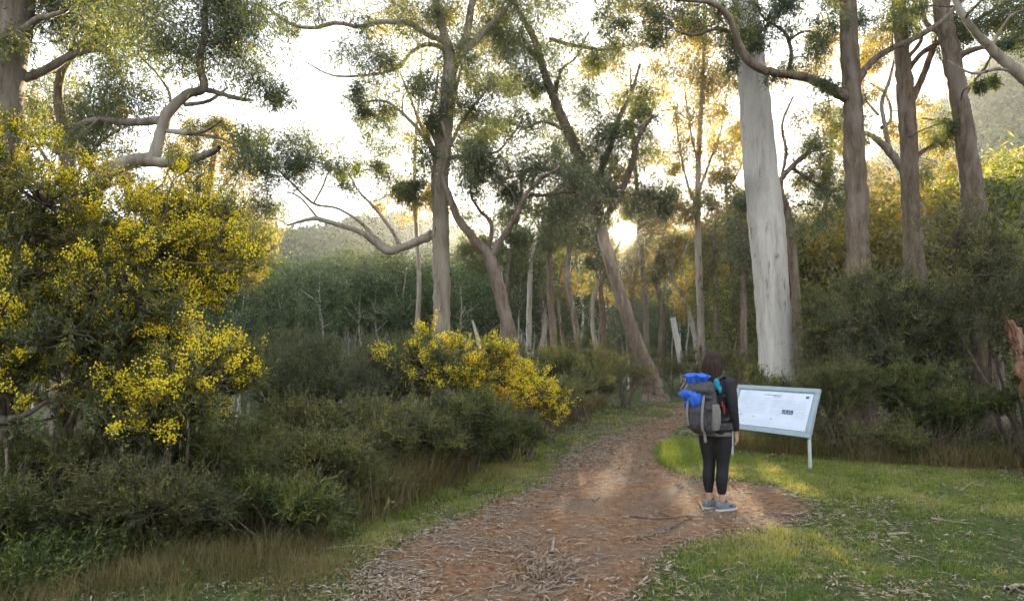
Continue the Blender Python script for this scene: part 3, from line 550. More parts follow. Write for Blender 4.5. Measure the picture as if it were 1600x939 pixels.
# slender trees of the middle distance, each traced
mids = [
 ("thin brown gum left of the leaning dark gum with wavy stem", 24, [(868, 585, 16), (864, 510, 14), (858, 430, 12), (862, 350, 10), (880, 285, 7)], [(865, 330, 34, 26), (885, 370, 30, 24), (845, 380, 30, 20)], 'brown_bark', 'gum_leaf'),
 ("twin stemmed brown gum close left of the leaning dark gum", 27, [(908, 580, 16), (898, 500, 13), (886, 430, 11), (895, 360, 9), (910, 310, 6)], [(900, 370, 32, 24), (925, 360, 22, 18)], 'brown_bark', 'gum_leaf'),
 ("straight white trunk standing left of the brown middle gums", 34, [(826, 560, 12), (827, 480, 11), (829, 400, 9), (826, 350, 6)], [(826, 350, 34, 22), (810, 385, 26, 18)], 'white_bark', 'far_leaf'),
 ("thin twisted pale gum with forked upper stem right of twin stems", 29, [(935, 565, 12), (925, 500, 10), (930, 455, 9), (948, 415, 7), (960, 390, 4)], [(948, 410, 24, 16), (925, 420, 24, 18)], 'pale_bark', 'gum_leaf'),
 ("slim white stem leaning left behind the hiker's head", 30, [(1093, 575, 11), (1084, 520, 10), (1070, 470, 8), (1048, 432, 6), (1040, 400, 3)], [(1045, 415, 26, 18)], 'white_bark', 'gum_leaf'),
 ("short broken white stem close behind the hiker", 25, [(1068, 590, 13), (1060, 545, 12), (1051, 496, 11)], [], 'white_bark', 'gum_leaf'),
 ("reddish straight trunk just left of the white gum", 24, [(1162, 570, 15), (1162, 470, 13), (1160, 390, 11), (1158, 310, 7)], [(1165, 345, 30, 26), (1145, 395, 34, 24), (1175, 430, 30, 24)], 'brown_bark', 'gum_leaf'),
 ("grey slender gum beside the reddish trunk and thin white stem", 28, [(1118, 570, 13), (1120, 480, 11), (1115, 400, 9), (1120, 330, 6)], [(1120, 370, 36, 28), (1110, 420, 30, 24)], 'grey_bark', 'gum_leaf'),
 ("dark gum with low crown right of the sun", 30, [(1030, 570, 15), (1035, 490, 12), (1025, 420, 11), (1040, 350, 8)], [(1045, 345, 32, 20), (1030, 395, 34, 22), (1060, 450, 36, 30), (1055, 300, 26, 24)], 'grey_bark', 'gold_leaf'),
 ("leaning pale trunk with low fork left of the thin wavy gum", 36, [(842, 570, 12), (852, 500, 10), (838, 440, 8), (842, 390, 5)], [(842, 400, 34, 22)], 'white_bark', 'far_leaf'),
 ("brown gum just right of the forked low gum", 30, [(885, 570, 9), (878, 520, 8), (872, 460, 7), (878, 410, 4)], [(875, 420, 30, 22)], 'brown_bark', 'gum_leaf'),
 ("tall fine leaved gum filling the gap right of the leaning dark gum", 30, [(1012, 580, 14), (1008, 470, 12), (1000, 380, 10), (995, 290, 9), (988, 190, 7), (984, 90, 4)], [(1010, 395, 40, 24), (1000, 430, 40, 22), (1020, 340, 30, 20), (975, 310, 34, 20), (1010, 250, 36, 24, 0, .7), (975, 190, 34, 30, 0, .7), (1000, 140, 34, 26, 0, .6), (960, 110, 36, 24, 0, .6), (1005, 70, 40, 24, 0, .6), (970, 30, 40, 20, 0, .6)], 'grey_bark', 'gold_leaf'),
 ("dark dense crowned gum wrapped round the low sun", 33, [(990, 590, 13), (986, 500, 11), (990, 430, 9), (1010, 390, 7), (1015, 340, 5), (1000, 290, 3)], [(932, 338, 26, 20, 0, 1.6), (955, 312, 28, 18, 0, 1.6), (990, 308, 28, 18, 0, 1.5), (1018, 330, 26, 20, 0, 1.6), (1028, 365, 24, 22, 0, 1.6), (1018, 400, 26, 20, 0, 1.6), (985, 418, 30, 18, 0, 1.6), (950, 410, 28, 18, 0, 1.6), (922, 385, 26, 20, 0, 1.6), (915, 355, 24, 20, 0, 1.4), (1050, 340, 24, 20), (1055, 390, 26, 20), (955, 440, 30, 20), (1010, 440, 30, 20), (890, 320, 26, 20), (960, 275, 34, 20)], 'brown_bark', 'gum_leaf'),
 ("brown gum with loose crown filling the space left of the sun", 32, [(945, 580, 13), (940, 470, 11), (932, 400, 9), (925, 340, 7), (930, 260, 4)], [(925, 400, 36, 24), (950, 425, 34, 20), (905, 350, 30, 24), (940, 300, 34, 26), (920, 250, 36, 24, 0, .7), (905, 440, 34, 22), (960, 455, 30, 20)], 'brown_bark', 'gold_leaf'),
 ("spreading gum behind the forked brown gum with thin limbs", 30, [(780, 570, 12), (790, 470, 10), (800, 390, 8), (812, 320, 6), (815, 250, 4)], [(815, 365, 44, 26), (770, 345, 36, 24), (850, 345, 36, 24), (820, 300, 40, 26, 0, .8), (765, 390, 40, 22), (850, 215, 40, 26, 0, .7), (800, 165, 40, 26, 0, .6), (835, 405, 34, 22), (745, 420, 30, 20)], 'grey_bark', 'gum_leaf'),
 ("loose leaved gum between the golden crown and the white trunk", 32, [(1150, 575, 12), (1148, 470, 10), (1140, 380, 8), (1135, 300, 6), (1130, 220, 4)], [(1150, 310, 30, 24), (1130, 360, 36, 24), (1105, 390, 34, 22), (1145, 420, 34, 24), (1150, 250, 24, 26, 0, .7), (1130, 190, 26, 26, 0, .6), (1075, 400, 34, 20), (1070, 350, 30, 24, 0, .8)], 'grey_bark', 'gold_leaf'),
 ("open gum whose crown shows behind the upper limbs of the pale centre trunk", 30, [(650, 560, 12), (655, 450, 10), (650, 350, 8), (648, 250, 7), (655, 150, 5), (660, 60, 3)], [(640, 330, 40, 20, 0, .8), (615, 300, 34, 22, 0, .7), (665, 320, 30, 20, 0, .8), (650, 205, 30, 24, 0, .5), (720, 210, 36, 26, 0, .5), (750, 90, 40, 26, 0, .5), (640, 20, 50, 22, 0, .5), (720, 15, 50, 22, 0, .5)], 'pale_bark', 'gold_leaf'),
 ("tall gum behind the brown trunks at right with fine open crown", 28, [(1300, 560, 12), (1295, 430, 10), (1290, 320, 8), (1300, 220, 7), (1290, 120, 5)], [(1300, 265, 40, 28, 0, .7), (1265, 300, 36, 24), (1290, 180, 36, 26, 0, .6), (1240, 120, 36, 26, 0, .5), (1290, 90, 36, 26, 0, .5), (1370, 290, 34, 26, 0, .7), (1375, 60, 40, 26, 0, .5)], 'grey_bark', 'gold_leaf'),
 ("pale dead stem leaning over the sunlit wattle", 20, [(752, 560, 8), (745, 525, 7), (738, 500, 4)], [], 'white_bark', 'gum_leaf'),
]
for i, (lab, Y, tr, cl, bk, lf) in enumerate(mids):
    tr2 = tr[:-1]+[(tr[-1][0], tr[-1][1], max(1.5, tr[-1][2]*.3))] if cl else tr
    tr2 = [(a_, b_, w_*.78) for a_, b_, w_ in tr2]
    hero('gum_tree', lab, 'tree', Y, tr2, [(0, (tr[-2][0], tr[-2][1], tr[-2][2]*.5), (tr[-2][0]+18, tr[-2][1]-30, 3), (tr[-2][0]+30, tr[-2][1]-60, 2))] if cl else [],
         cl, bk, lf, seed=40+i, sides=9, L=.24, W=.05, droop=.6)

# ------------------------------------------------------------------ forest of the river flat: copies of a few built trees
def proto_tree(seed, h, bark, leaf, spread=2.6, low=.45, nc=9, L=.42, W=.15, lean=0.):
    pl = Plant(seed); r = pl.r
    top = np.array([lean*h, r.normal()*.4, h*.93])
    z = np.linspace(0, 1, 6)[:, None]; pts = z*top + np.column_stack([r.normal(size=6)*.16, r.normal(size=6)*.16, np.zeros(6)])*(z > 0)
    pts[0, 2] = -.3
    pl.limb(pts, np.linspace(.17, .05, 6)*h/15, k=4, sides=7)
    for k in range(4):
        f = r.uniform(low, .8); a = r.uniform(0, 6.28); b = pts[0] + f*(top-pts[0]); e = b + np.array([math.cos(a)*spread*.8, math.sin(a)*spread*.8, h*.16])
        pl.limb(wiggle([b], [e], 4, .1, r, .05)[0], [.06, .05, .035, .02], k=3, sides=5)
    for k in range(nc):
        f = low + (1-low)*(k+.5)/nc; a = r.uniform(0, 6.28); q = spread*(1.1-.6*abs(f-.7))*r.uniform(.3, .9)
        c = f*top + np.array([math.cos(a)*q, math.sin(a)*q, .4])
        s_ = r.uniform(.8, 1.3)*spread*.42
        pl.clump(c, (s_*1.2, s_*1.2, s_*.65), 11, tips=4, lpt=8, L=L, W=W, droop=.4)
    return pl
def copy_tree(o, parent=None):
    c = o.copy(); COL.objects.link(c); c.parent = parent
    for ch in [x for x in o.children]: copy_tree(ch, c)
    return c
def make_protos(specs):
    out = []
    for sp in specs:
        pl = proto_tree(**sp['p']); root = empty('gum_tree', (0, 0, 0), sp['label'], 'tree', sp['group'])
        pl.finish(root, M[sp['p']['bark']], M[sp['p']['leaf']]); out.append(root)
    return out
def place(protos, spots, labels=None):
    used = set()
    for i, (k, x, y, s, rz) in enumerate(spots):
        o = protos[k] if k not in used else copy_tree(protos[k])
        used.add(k); o.location = (x, y, float(H(x, y))); o.scale = (s, s, s); o.rotation_euler = (0, 0, rz)
GA = "trees of the hazy forest across the river flat"
flat = make_protos([
 dict(p=dict(seed=61, h=15, bark='white_bark', leaf='far_leaf', spread=2.6, low=.6), label="straight white stemmed gum in the hazy forest across the flat", group=GA),
 dict(p=dict(seed=62, h=13, bark='pale_bark', leaf='far_leaf', spread=3.0, low=.6, lean=.08), label="leaning pale brown stemmed gum in the hazy forest across the flat", group=GA),
 dict(p=dict(seed=63, h=16, bark='white_bark', leaf='far_leaf', spread=2.3, low=.68, lean=-.05), label="slim high crowned white gum in the hazy forest across the flat", group=GA),
 dict(p=dict(seed=64, h=10, bark='grey_bark', leaf='far_leaf', spread=3.2, low=.15, nc=14), label="bushy dark gum in the hazy forest across the flat", group=GA+" with low crowns"),
])
r = np.random.default_rng(77); sp = []
for i in range(170):
    Y = r.uniform(38, 135)**1.0; px = r.uniform(-60, 1220); k = r.choice([0, 1, 2, 3], p=[.30, .28, .32, .10])
    x = (px-800)/FPX*Y
    if 850 < px < 1220 and Y < 45: continue
    top = 392 if px < 720 else (375 if px < 850 else (392 if abs(px-975) < 40 else 325))
    hmax = CAMZ + (545-(top+r.normal()*14))/FPX*Y - float(H(x, Y))
    if abs(x-(2.9+.171*(Y-7))) < 4.5: hmax = min(hmax, (Y-7)*.18-1.2-float(H(x, Y)))
    if hmax < 3: continue
    hh = [15, 13, 16, 10][k]; s = min(1.25, max(.5, hmax/hh*r.uniform(.8, 1.0)))
    sp.append((k, x, Y, s, r.uniform(0, 6.28)))
for i in range(70):
    Y = r.uniform(32, 75); px = r.uniform(330, 860); x = (px-800)/FPX*Y; k = int(r.choice([0, 1, 2])); top = 400+r.uniform(0, 70)
    hmax = CAMZ + (545-top)/FPX*Y - float(H(x, Y)); sp.append((k, x, Y, max(.3, min(1, hmax/[15, 13, 16][k])), r.uniform(0, 6.28)))
place(flat, sp)
GB = "round sunlit trees on the slope at the right"
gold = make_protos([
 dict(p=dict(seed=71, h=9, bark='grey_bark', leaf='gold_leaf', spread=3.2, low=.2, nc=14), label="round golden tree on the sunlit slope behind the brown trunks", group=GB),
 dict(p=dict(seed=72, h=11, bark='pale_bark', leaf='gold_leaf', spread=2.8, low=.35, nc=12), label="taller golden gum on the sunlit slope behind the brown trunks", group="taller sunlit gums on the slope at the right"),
 dict(p=dict(seed=73, h=9, bark='grey_bark', leaf='wattle_leaf', spread=3.2, low=.2, nc=14), label="greener round tree among golden ones on the right slope", group="greener trees on the slope at the right"),
])
sp = []
for i in range(85):
    Y = r.uniform(24, 95); px = r.uniform(1110, 1720); x = (px-800)/FPX*Y; k = int(r.choice([0, 1, 2], p=[.45, .2, .35]))
    top = np.interp(px, [1100, 1230, 1300, 1400, 1500, 1600, 1700], [420, 350, 330, 300, 285, 235, 230]) + abs(r.normal())*30
    hmax = CAMZ + (545-top)/FPX*Y - float(H(x, Y)); s = max(.3, min(1.3, hmax/[9, 11, 9][k]))
    sp.append((k, x, Y, s, r.uniform(0, 6.28)))
place(gold, sp)

# far forest over the hills: one mass
fb = MB(); r = np.random.default_rng(5)
n = 9500; R = r.uniform(105, 300, n); px = r.uniform(-150, 1750, n); x = (px-800)/FPX*R; y = R.copy()
z = H(x, y); per = 26
c = np.repeat(np.column_stack([x, y, z]), per, 0); cs = np.repeat(r.uniform(.8, 1.5, n), per)[:, None]
u = rdir(n*per, r); u[:, 2] = np.abs(u[:, 2])
pos = c + u*np.array([2.7, 2.7, 2.4])*cs*r.uniform(.6, 1, (n*per, 1)) + np.array([0, 0, 1.6])*cs
fb.leaves(pos, nrm(rdir(n*per, r)+u*.3), nrm(u+rdir(n*per, r)*.5), 1.3, .9, np.clip(.45+.2*np.repeat(r.normal(size=n), per)+.12*r.normal(size=n*per), 0, 1))
tag(fb.build('forest', M['far_leaf']), "far off eucalypt forest covering the hills behind the valley", "forest", kind="stuff")

# ------------------------------------------------------------------ shrubs
def shrub(name, label, cat, base, h, rx, ry, seed, leaf, nstem=9, nsub=120, tips=7, lpt=16, L=.05, W=.011, droop=.1, group=None, flower=None, low=.12, spread=.22, up=.35, bias=0., lumps=9, stem='stem', lean=(0, 0)):
    """stems fan out of one foot to lumps of foliage; flower = function(points) -> probability"""
    r = np.random.default_rng(seed); bz = float(H(base[0], base[1])); B = np.array([base[0], base[1], bz])
    w = MB(); lf = MB(); fl = MB()
    # lumps make the outline uneven
    lu = rdir(lumps, r); lu[:, 2] = r.uniform(-.2, 1, lumps); lr = r.uniform(.16, .6, lumps)
    C = B + np.array([lean[0], lean[1], h*.52]); RR = np.array([rx, ry, h*.48])
    lc = C + lu*RR*r.uniform(.45, .72, (lumps, 1))
    ends = lc[r.integers(0, lumps, nstem)] if nstem > lumps else lc[:nstem]
    st = wiggle(np.repeat(B[None], len(ends), 0) + r.normal(size=(len(ends), 3))*[.1*rx, .1*ry, 0] - [0, 0, .05], ends, 8, .06, r, up=.03)
    w.tubes(st, np.linspace(.022, .008, 8)[None]*(.5+h/3.5), 6)
    sk = st[:, 2:].reshape(-1, 3)
    li = r.integers(0, lumps, nsub); u = rdir(nsub, r)
    sub = lc[li] + u*RR*lr[li][:, None]*r.uniform(.35, 1.0, (nsub, 1))
    sub[:, 2] = np.maximum(sub[:, 2], bz + low*h)
    d = np.linalg.norm(sk[None]-sub[:, None], axis=2) + .5*np.maximum(0, sk[None, :, 2]-sub[:, None, 2])
    A = sk[np.argmin(d, 1)]
    br = wiggle(A, sub, 6, .09, r, up=.04); w.tubes(br, np.linspace(.008, .003, 6)[None]*(.5+h/3.5), 4)
    Bp = np.repeat(sub, tips, 0); out = nrm(sub-C+[0, 0, .2*h]); hi = []; sj = None; T = Bp + nrm(rdir(len(Bp), r) + np.repeat(out, tips, 0)*.7 + [0, 0, up])*r.uniform(.5, 1.3, (len(Bp), 1))*spread
    T[:, 2] = np.maximum(T[:, 2], bz+.05)
    if leaf != 'dry_leaf':
        hi = np.where(sub[:, 2] > C[2]-.1*h)[0]
        if len(hi):
            sj = hi[r.integers(0, len(hi), int(nsub*1.1))]; S0 = sub[sj]; S1 = S0 + nrm(rdir(len(S0), r)*.55+[0, 0, .9]+nrm(S0-C)*.3)*r.uniform(.15, .75, (len(S0), 1))**1.3*min(1.3, .45+h*.3)*(.55 if flower is not None else 1)
            Bp = np.vstack([Bp, S0]); T = np.vstack([T, S1])
    kk = ~sun_hole(T); 
    gi = np.concatenate([np.repeat(np.arange(nsub), tips), sj])[kk] if leaf != 'dry_leaf' and len(hi) else np.repeat(np.arange(nsub), tips)[kk]
    Bp = Bp[kk]; T = T[kk]
    w.tubes(wiggle(Bp, T, 4, .08, r, .03), np.linspace(.003, .0015, 4)[None], 3)
    n = len(Bp)*lpt; ti = np.repeat(np.arange(len(Bp)), lpt); f = r.uniform(0., 1.03, n)
    pos = Bp[ti]*(1-f)[:, None] + T[ti]*f[:, None] + r.normal(size=(n, 3))*.008
    dd = nrm(nrm(T-Bp)[ti]*.9 + r.normal(size=(n, 3))*.6 + [0, 0, -droop])
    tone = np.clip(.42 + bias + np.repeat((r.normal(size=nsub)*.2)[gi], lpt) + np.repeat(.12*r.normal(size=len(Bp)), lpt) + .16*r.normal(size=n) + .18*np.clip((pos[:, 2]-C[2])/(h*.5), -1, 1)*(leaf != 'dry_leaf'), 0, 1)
    lf.leaves(pos, dd, rdir(n, r), L*r.uniform(.6, 1.3, n), W*r.uniform(.7, 1.3, n), tone, fold=.03)
    root = empty(name, B, label, cat, group)
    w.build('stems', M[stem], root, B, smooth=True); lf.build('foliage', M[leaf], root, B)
    if flower is not None:
        pr = flower(T); sel = r.random(len(T)) < pr; Tq = T[sel]; Bq = Bp[sel]
        m = 46; ti = np.repeat(np.arange(len(Tq)), r.integers(6, 2*m, len(Tq))); f = r.uniform(.35, 1.1, len(ti))
        p = Bq[ti]*(1-f)[:, None] + Tq[ti]*f[:, None] + r.normal(size=(len(ti), 3))*.026
        s_ = r.uniform(.0035, .0115, len(ti))[:, None]
        oct_ = np.array([[1,0,0],[-1,0,0],[0,1,0],[0,-1,0],[0,0,1],[0,0,-1]], float)
        V = (p[:, None]+oct_[None]*s_[:, None]).reshape(-1, 3)
        Fo = np.array([[0,2,4],[2,1,4],[1,3,4],[3,0,4],[2,0,5],[1,2,5],[3,1,5],[0,3,5]])
        Fa = (Fo[None]+(np.arange(len(p))*6)[:, None, None]).reshape(-1, 3)
        fl.add(V, Fa, np.repeat(r.random(len(p)), 8)); fl.build('blossom', M['flower'], root, B)
    return root

def wfl(lo, hi, k=.5, amt=.55):
    def f(T):
        g = fbm(T[:, 0]*5+T[:, 1]*2.3, T[:, 2]*5+T[:, 1]*1.7, 2, 31)*.65+.5*fbm(T[:, 0]*1.4+T[:, 1], T[:, 2]*1.4, 2, 35)
        return amt*sstep(k+.02, k+.15, g)*sstep(lo, lo+.35, T[:, 2])
    return f
# the big wattle on the left and its neighbours
a = P(150, 545, 6.0)
shrub('wattle_bush', "huge wattle bush covered in yellow blossom filling the left side", 'shrub', (-4.15, 6.0), 3.5, 1.8, 1.3, 101, 'wattle_leaf', 16, 620, 9, 15, .062, .013, flower=wfl(.9, 3.5, .35, .5), low=.3, spread=.26, bias=.08, lumps=17, lean=(0, 0))
shrub('wattle_bush', "blossoming wattle spilling in from the left picture edge", 'shrub', (-5.6, 6.6), 3.4, 1.6, 1.2, 102, 'wattle_leaf', 12, 330, 8, 15, .062, .013, flower=wfl(.9, 3.5, .32, .5), low=.3, spread=.26, bias=.08, lumps=12)
shrub('wattle_bush', "lower wattle boughs with hanging yellow sprays right of the huge wattle", 'shrub', (-3.1, 6.0), 2.1, .95, .8, 103, 'wattle_leaf', 9, 200, 8, 14, .06, .012, flower=wfl(.75, 2.4, .37, .5), low=.3, spread=.24, lumps=8, lean=(-.05, -.05))
shrub('wattle_bush', "wattle in the centre scrub with glowing yellow top below the pale trunk", 'shrub', (-.95, 9.6), 2.05, 1.15, .9, 104, 'wattle_leaf', 10, 260, 8, 15, .06, .013, flower=wfl(.7, 2.2, .38, .42), low=.1, spread=.22, lumps=9)
shrub('wattle_bush', "sparse wattle with yellow sprays where the centre scrub meets the grass", 'shrub', (.25, 9.9), 1.55, .75, .7, 105, 'wattle_leaf', 8, 130, 8, 14, .06, .013, flower=wfl(.3, 1.6, .37, .55), low=.1, spread=.2, lumps=7)
M['tea_grey'] = leafmat('tea_grey', [(.032, .05, .02), (.06, .09, .032), (.11, .145, .05), (.19, .20, .08)], .4, gloss=.03)
SG = [
 ("dark ferny clump in the bottom left of the scrub", (-3.9, 5.2), .62, .8, .45, 'tea_leaf', 150),
 ("low green leafy clump under the dangling yellow sprays", (-2.85, 5.5), .7, .8, .45, 'tea_leaf', 170),
 ("low brown green brush on the left scrub's front edge", (-2.05, 5.75), .42, .75, .45, 'tea_leaf', 90),
 ("olive brush where the left scrub meets the litter", (-1.85, 6.5), .75, .65, .45, 'tea_leaf', 150),
 ("tiny brush at the front of the left scrub", (-1.5, 6.9), .38, .5, .4, 'tea_leaf', 70),
 ("small feathery shrub at the left grass strip", (-1.15, 7.8), .85, .6, .5, 'tea_leaf', 150),
 ("small dark shrub below the centre wattle", (-.6, 8.8), .9, .65, .5, 'tea_leaf', 150),
 ("low feathery clump before the sparse wattle", (-.05, 9.4), .6, .5, .4, 'tea_leaf', 110),
 ("low brush under the right thicket", (5.6, 9.75), .5, .7, .4, 'tea_leaf', 80),
 ("low brush at the far right edge of the lawn", (7.6, 8.9), .45, .8, .4, 'tea_leaf', 80),
 ("fine leaved grey green tea tree just right of the yellow wattle", (-2.6, 8.6), 2.0, 1.0, .9, 'tea_grey', 260),
 ("rounded grey green tea tree between the two wattles", (-1.9, 9.8), 1.95, 1.1, .9, 'tea_grey', 260),
 ("dark brush at the foot of the centre wattle", (-.8, 8.4), 1.05, 1.1, .7, 'tea_leaf', 200),
 ("brown green brush behind the left grass strip", (-1.9, 7.3), 1.05, .95, .6, 'tea_leaf', 200),
 ("low dim brush under the hanging yellow sprays", (-2.9, 6.2), .9, .9, .55, 'tea_leaf', 190),
 ("low leafy brush in the bottom left corner", (-4.1, 5.8), .9, .9, .5, 'tea_leaf', 190),
 ("tea tree behind the sparse wattle near the grass verge", (.6, 11.8), 1.35, .9, .8, 'tea_leaf', 170),
 ("brushy shrub where the grass verge narrows, left of the leaning gum", (1.5, 14.8), 1.5, 1.2, 1.0, 'tea_leaf', 170),
 ("olive shrub at the foot of the leaning dark gum", (3.2, 18.5), 1.6, 1.2, 1.0, 'tea_leaf', 150),
 ("scrub behind the bend of the track", (6.0, 24.5), 1.9, 1.8, 1.2, 'tea_leaf', 170),
 ("scrub behind the leaning gum, left of the track bend", (3.6, 23.5), 1.8, 1.8, 1.2, 'tea_leaf', 170),
 ("olive bush behind the hiker's shoulder", (5.6, 17.0), 2.0, 1.1, 1.0, 'tea_leaf', 190),
 ("soft feathery bush directly behind the information board", (4.6, 12.0), 1.15, .9, .8, 'tea_leaf', 230),
 ("tall dense tea tree hugging the white trunk on its right", (6.45, 12.7), 3.3, 1.1, .9, 'scrub_leaf', 420),
 ("feathery yellow green bush right of the board", (5.1, 10.4), 1.5, .7, .6, 'tea_leaf', 200),
 ("broad dark glossy shrub in the middle of the right thicket", (6.7, 11.0), 3.1, 1.4, 1.0, 'scrub_leaf', 480),
 ("tall glossy shrub at the right picture edge", (8.3, 10.6), 4.1, 1.3, 1.1, 'scrub_leaf', 500),
 ("low dark shrub at the front of the right thicket", (6.6, 9.9), 1.35, 1.1, .6, 'tea_leaf', 260),
 ("low shrub in front of the tall glossy one at right", (8.0, 9.6), 1.6, 1.0, .6, 'scrub_leaf', 240),
 ("yellow tipped shrub between the brown trunks behind the thicket", (8.4, 14.0), 3.5, 1.5, 1.0, 'wattle_leaf', 300),
 ("pale green shrub behind the brown trunks at right", (10.4, 14.6), 3.4, 1.6, 1.1, 'wattle_leaf', 300),
 ("scrub in the shade left of the far path, beside white stems", (-.6, 14.5), 1.9, 1.3, 1.0, 'tea_leaf', 190),
 ("scrubby bush at the base of the tall pale centre trunk", (-1.9, 15.0), 2.1, 1.5, 1.0, 'tea_grey', 200),
 ("grey scrub on the flat behind the tea trees", (-4.2, 13.5), 2.6, 1.5, 1.1, 'tea_grey', 200),
 ("wide grey scrub behind the yellow wattle", (-7.2, 13.0), 2.8, 1.8, 1.1, 'tea_grey', 200),
 ("scrub between the brown forking gum and the verge", (1.0, 18.0), 2.0, 1.5, 1.0, 'tea_leaf', 170),
]
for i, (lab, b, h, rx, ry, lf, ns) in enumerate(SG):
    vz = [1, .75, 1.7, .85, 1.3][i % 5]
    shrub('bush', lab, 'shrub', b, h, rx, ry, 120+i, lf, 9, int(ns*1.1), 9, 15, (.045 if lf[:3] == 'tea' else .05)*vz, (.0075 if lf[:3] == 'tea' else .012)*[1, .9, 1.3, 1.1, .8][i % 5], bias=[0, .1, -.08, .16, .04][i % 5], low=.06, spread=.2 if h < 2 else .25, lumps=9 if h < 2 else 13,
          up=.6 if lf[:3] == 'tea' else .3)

# ------------------------------------------------------------------ grass, litter, undergrowth
r = np.random.default_rng(9)
def scatter(n, x0, x1, y0, y1, power=1.0):
    y = y0 + (y1-y0)*r.random(n)**power; x = r.uniform(x0, x1, n); return x, y
EDGE = np.array([G(*p)[:2] for p in [(-300, 900), (0, 880), (250, 850), (560, 815), (660, 770), (760, 725), (850, 690), (900, 655), (970, 628), (1040, 612), (1070, 606)]])
def left_of_edge(x, y):           # depth into the scrub on the left of the track
    ex = np.interp(y, EDGE[:, 1], EDGE[:, 0]); return ex - x
def right_of_edge(x, y):
    ex = np.interp(x, [3.4, 4.4, 5.0, 6.0, 7.5, 9], [11.0, 10.6, 9.9, 9.4, 9.2, 8.8]); return y - ex
def blades(mb, x, y, h, w, val, lean=.5):
    n = len(x); z = gz(x, y); b = np.column_stack([x, y, z-.005]); a = r.uniform(0, 6.28, n)
    s = np.column_stack([np.cos(a), np.sin(a), 0*a])*w[:, None]*.5
    ld = r.normal(size=(n, 2))*lean*h[:, None]; tip = b + np.column_stack([ld, h])
    mid = b + np.column_stack([ld*.3, h*.55])
    V = np.stack([b-s, b+s, mid+s*.8, mid-s*.8, tip], 1).reshape(-1, 3); i5 = np.arange(n)[:, None]*5
    mb.add(V, i5+np.array([[0, 1, 2, 3]]), val)
    # tip triangles share the vertices just added
    mb.t.append((i5+np.array([[3, 2, 4]])) + (mb.n-len(V))); mb.ta.append(np.asarray(val)); mb.tm.append(np.zeros(n))
g = MB()
x, y = scatter(900000, -4.5, 9.5, 3.9, 20, 1.35)
px_ = 800+FPX*x/y; ok = (px_ > -60) & (px_ < 1680); x, y = x[ok], y[ok]
sdp = path_sd(x, y); dens = 1-sstep(-.22, .02, sdp)
patch = fbm(x*.9, y*.9, 4, 55); fine = fbm(x*5, y*5, 3, 66)
dens *= .18+.82*sstep(.38, .56, patch*.5+fine*.5)
dens *= 1-.85*sstep(.2, 1.0, left_of_edge(x, y)); dens *= 1-.8*sstep(0, 1, right_of_edge(x, y))
ok = r.random(len(x)) < dens; x, y, patch, fine = x[ok], y[ok], patch[ok], fine[ok]
far = np.clip(y/6, 1, 3)
h = (.012+.034*fine*patch*4*r.uniform(.4, 1.2, len(x)))*np.where(left_of_edge(x, y) > -.5, 1.6, 1)
val = np.clip(.32+2.2*(patch-.42)+.22*r.normal(size=len(x))-.12*(left_of_edge(x, y) > -1.2), 0, 1)
blades(g, x, y, h, .0045*far*r.uniform(.8, 1.3, len(x)), val, .6)
# rough tufts: the lit clump left of the hiker's legs, and patches round the lawn and board
q = [(G(1065, 705), .55, 1500), (G(1100, 715), .4, 700), (G(1040, 720), .3, 500), (G(1190, 735), .7, 500), (G(1330, 735), .9, 350), (G(1480, 740), .9, 350)]
for c_, rr_, m_ in q:
    tx = c_[0]+r.normal(size=m_)*rr_*.5; ty = c_[1]+r.normal(size=m_)*rr_*.9; k = path_sd(tx, ty) < -.05; tx, ty = np.repeat(tx[k], 14), np.repeat(ty[k], 14)
    tx = tx+r.normal(size=len(tx))*.04; ty = ty+r.normal(size=len(tx))*.04
    blades(g, tx, ty, r.uniform(.3, 1, len(tx))*(.15 if c_[0] < 2.9 and c_[1] < 12 else .075), np.full(len(tx), .006), np.clip(.45+.2*r.normal(size=len(tx)), 0, 1), .5)
n = 1600; tx, ty = scatter(n, -1.5, 8, 3.9, 11, 1.3); k = path_sd(tx, ty) < -.15; tx, ty = tx[k], ty[k]; tone = np.repeat(r.uniform(0, .9, len(tx)), 40); hh_ = np.repeat(r.uniform(.02, .06, len(tx)), 40)
tx = np.repeat(tx, 40)+r.normal(size=len(tone))*.05; ty = np.repeat(ty, 40)+r.normal(size=len(tone))*.05
blades(g, tx, ty, hh_*r.uniform(.5, 1.1, len(tx)), np.full(len(tx), .0055), np.clip(tone+.12*r.normal(size=len(tx)), 0, 1), .8)
tag(g.build('grass', M['grass']), "short green grass beside the dirt track and round the board", "grass", kind="stuff")

